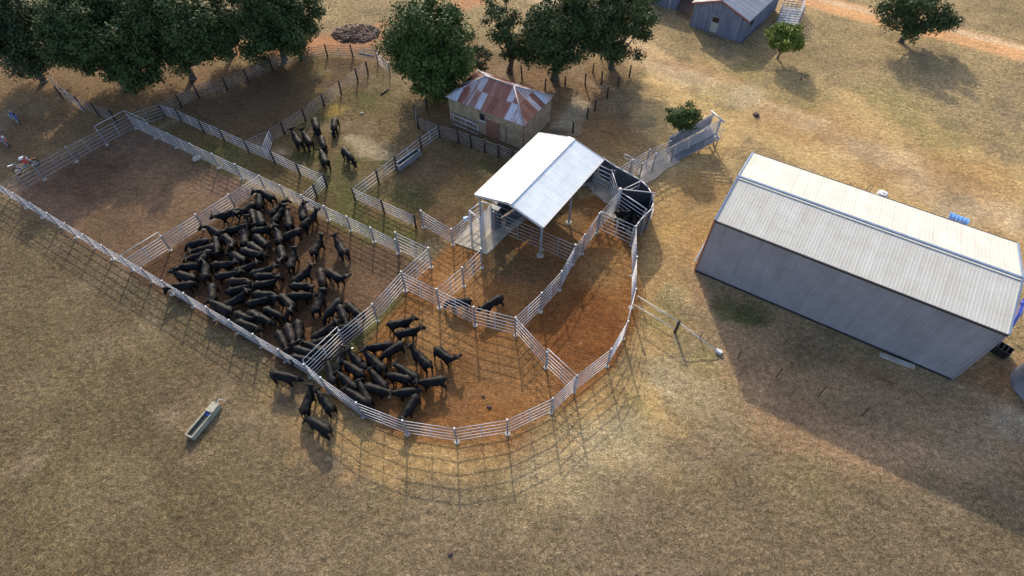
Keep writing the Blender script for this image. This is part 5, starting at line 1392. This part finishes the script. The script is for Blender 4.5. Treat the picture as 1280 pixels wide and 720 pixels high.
# ================================================================== TREES
def tree(name, label, base, h, cr, cz0, leaf, seed, nclump=90, per=420, size=.17, lobes=None, group='large trees around the yards', trunk=.32, cat='tree', dens=1.0, sink=.0):
    """base: metres; h: height; cr: (rx, ry) crown radii; cz0: lowest leaves"""
    rr = random.Random(seed); rn = np.random.default_rng(seed)
    bx, by = base.x, base.y
    root = empty(name, (bx, by, 0), label, cat, group)
    cz = (h + cz0) / 2; rz = (h - cz0) / 2
    cl = []
    lobes = lobes or [(0, 0, 0, 1.0)]
    tries = 0
    while len(cl) < nclump and tries < 9000:
        tries += 1
        lx, ly, lz, lr = rr.choice(lobes)
        v = Vector((rr.gauss(0, 1), rr.gauss(0, 1), rr.gauss(0, 1))).normalized() * (rr.random() ** .38)
        if v.z < -.75 and math.hypot(v.x, v.y) < .25: continue
        p = Vector((bx + (lx + v.x * lr) * cr[0], by + (ly + v.y * lr) * cr[1], cz + (lz + v.z * lr) * rz))
        if p.z < max(cz0 * .8, .5): continue
        r_ = rr.uniform(.62, 1.15) * (.26 * (cr[0] * cr[1]) ** .5) ** .75
        cl.append((p, r_))
    # trunk and limbs
    mb = MB(); tp = Vector((bx + rr.uniform(-.3, .3), by + rr.uniform(-.3, .3), cz0 + rz * .35))
    b0 = Vector((bx, by, -.1)); m1 = b0.lerp(tp, .5) + Vector((rr.uniform(-.15, .15), rr.uniform(-.15, .15), 0))
    mb.chain([b0, b0 + Vector((0, 0, .35)), m1, tp], [trunk * 1.35, trunk, trunk * .8, trunk * .55], 9)
    for p, r_ in rr.sample(cl, min(len(cl), 26)):
        s = m1.lerp(tp, rr.random()); k = s.lerp(p, .5) + Vector((0, 0, -.12 * (p - s).length + .1)); t0 = trunk * rr.uniform(.22, .42)
        mb.chain([s, k, p], [t0, t0 * .6, .02], 6)
    part(mb, 'trunk', 'bark', root)
    # leaves: small folded quads spread through each clump
    C = []; 
    for p, r_ in cl:
        n = int(per * dens * (r_ / 1.0) ** 1.6)
        v = rn.normal(size=(n, 3)); v /= np.linalg.norm(v, axis=1)[:, None]
        rad = rn.random(n) ** .45
        # ragged: clump radius varies with direction
        lump = 1 + .35 * np.sin(v[:, 0] * 5 + p.x * 3) * np.sin(v[:, 1] * 4 + p.y * 3)
        q = np.array(p) + v * (rad * lump)[:, None] * np.array([r_, r_, r_ * .72])
        C.append(np.concatenate([q, v], 1))
    C = np.concatenate(C); n = len(C)
    nrm = C[:, 3:] * .6 + rn.normal(size=(n, 3)) * .6 + np.array([0, 0, .45]); nrm /= np.linalg.norm(nrm, axis=1)[:, None]
    t = np.cross(nrm, rn.normal(size=(n, 3))); t /= np.linalg.norm(t, axis=1)[:, None]; bt = np.cross(nrm, t)
    sz = (size * rn.uniform(.6, 1.35, n))[:, None]
    P = C[:, :3] - np.array([bx, by, 0])
    vv = np.stack([P - t * sz * .5, P - bt * sz * .28, P + t * sz * .5, P + bt * sz * .28], 1).reshape(-1, 3)
    me = bpy.data.meshes.new('crown'); me.vertices.add(n * 4); me.vertices.foreach_set('co', vv.astype(np.float32).ravel())
    me.loops.add(n * 4); me.loops.foreach_set('vertex_index', np.arange(n * 4, dtype=np.int32))
    me.polygons.add(n); me.polygons.foreach_set('loop_start', np.arange(n, dtype=np.int32) * 4); me.polygons.foreach_set('loop_total', np.full(n, 4, dtype=np.int32))
    me.update(calc_edges=True); me.materials.append(M[leaf])
    o = bpy.data.objects.new('crown', me); link(o, root)
    return n
def mid_base(px, py, h): return at(px, py, h)
def B(px, py): return at(px, py, 0)
def ctree(px, py, zc):   # ground point below a crown centre seen at px,py at height zc
    p = at(px, py, zc); p.z = 0; return p
T = 0
LD = 'leaf_dark'
T += tree('gum_tree', 'loose grey green tree filling the top left corner of the picture', ctree(12, 42, 5), 10, (5.2, 5.0), .5, 'leaf_grey', 1, 130, 320, .26, lobes=[(0, 0, 0, .85), (.35, .2, -.2, .6), (-.5, 0, .1, .7), (.1, 0, .4, .5)])
T += tree('spreading_tree', 'widest dark tree at the top left, hanging over the old rail fence', ctree(122, 46, 5.2), 10.4, (5.3, 5.2), .3, LD, 2, 220, 330, .26, lobes=[(0, 0, 0, .85), (-.3, .1, -.1, .65), (.35, -.1, -.25, .62), (0, .2, .25, .6)], trunk=.4)
T += tree('spreading_tree', 'dark tree with open lower branches just right of the widest one', ctree(212, 38, 5.0), 9.8, (4.9, 5.2), .3, LD, 3, 170, 320, .26, lobes=[(0, 0, .1, .8), (-.45, 0, -.1, .6), (.5, 0, -.1, .55)], trunk=.34)
T += tree('spreading_tree', 'smaller crown between the widest tree and the one beside the burnt heap', ctree(268, 14, 4.6), 8.6, (2.6, 3.2), 1.4, LD, 33, 40, 300, .26)
T += tree('spreading_tree', 'round dark tree beside the burnt heap, hanging over the shaded fence', ctree(338, 22, 4.4), 8.8, (4.8, 4.7), .4, LD, 4, 150, 330, .26)
T += tree('spreading_tree', 'broad round tree standing alone left of the rusty hut roof', ctree(537, 60, 4.8), 9.6, (4.5, 4.4), .2, 'leaf_mid', 5, 170, 360, .25, lobes=[(0, 0, 0, .92), (0, -.1, .2, .7), (.1, 0, -.2, .8)])
T += tree('spreading_tree', 'small grey green tree close on the right of the broad round tree', ctree(600, 78, 1.9), 4.0, (1.2, 1.3), .3, 'leaf_grey', 6, 24, 300, .2, trunk=.12)
T += tree('spreading_tree', 'loose branching tree behind the hut, leftmost of the middle group', ctree(637, 40, 4.2), 8.2, (2.7, 3.0), .9, LD, 7, 42, 300, .25, lobes=[(0, 0, 0, .9), (-.4, .3, .2, .6), (.1, -.4, -.3, .6)])
T += tree('spreading_tree', 'large dark tree in the middle group, its trunk right of the hut', ctree(697, 38, 5.0), 9.8, (4.1, 4.2), .9, LD, 8, 140, 340, .25, trunk=.42, lobes=[(0, 0, 0, .9), (.1, 0, .1, .8), (-.3, -.1, -.3, .6)])
T += tree('spreading_tree', 'dark tree at the right end of the middle group, by the sandy track', ctree(772, 30, 4.6), 9.2, (3.5, 4.0), .8, LD, 9, 105, 340, .25)
T += tree('spreading_tree', 'dark wide topped tree beside the top road, upper right', ctree(1145, 18, 3.0), 5.8, (4.2, 3.2), .9, LD, 10, 60, 330, .24, lobes=[(0, 0, .1, .75), (-.5, 0, .0, .55), (.55, -.1, -.15, .5), (.15, -.2, -.45, .5)], trunk=.3)
T += tree('small_tree', 'small bright yellow green tree near the stock crate', ctree(982, 47, 2.3), 3.4, (1.9, 1.7), 1.0, 'leaf_yellow', 11, 80, 420, .2, group='small young trees', trunk=.1)
T += tree('small_tree', 'small bushy green tree beside the loading ramp', ctree(854, 145, 2.7), 3.9, (1.4, 1.3), 1.5, 'leaf_mid', 12, 60, 420, .18, group='small young trees', trunk=.09)
T += tree('shrub', 'thin low twiggy bush in the shade of the small yellow green tree', ctree(1003, 97, .3), .7, (.7, .6), .1, 'leaf_grey', 13, 8, 120, .12, group='small young trees', trunk=.03, cat='shrub')
print('leaves', T)
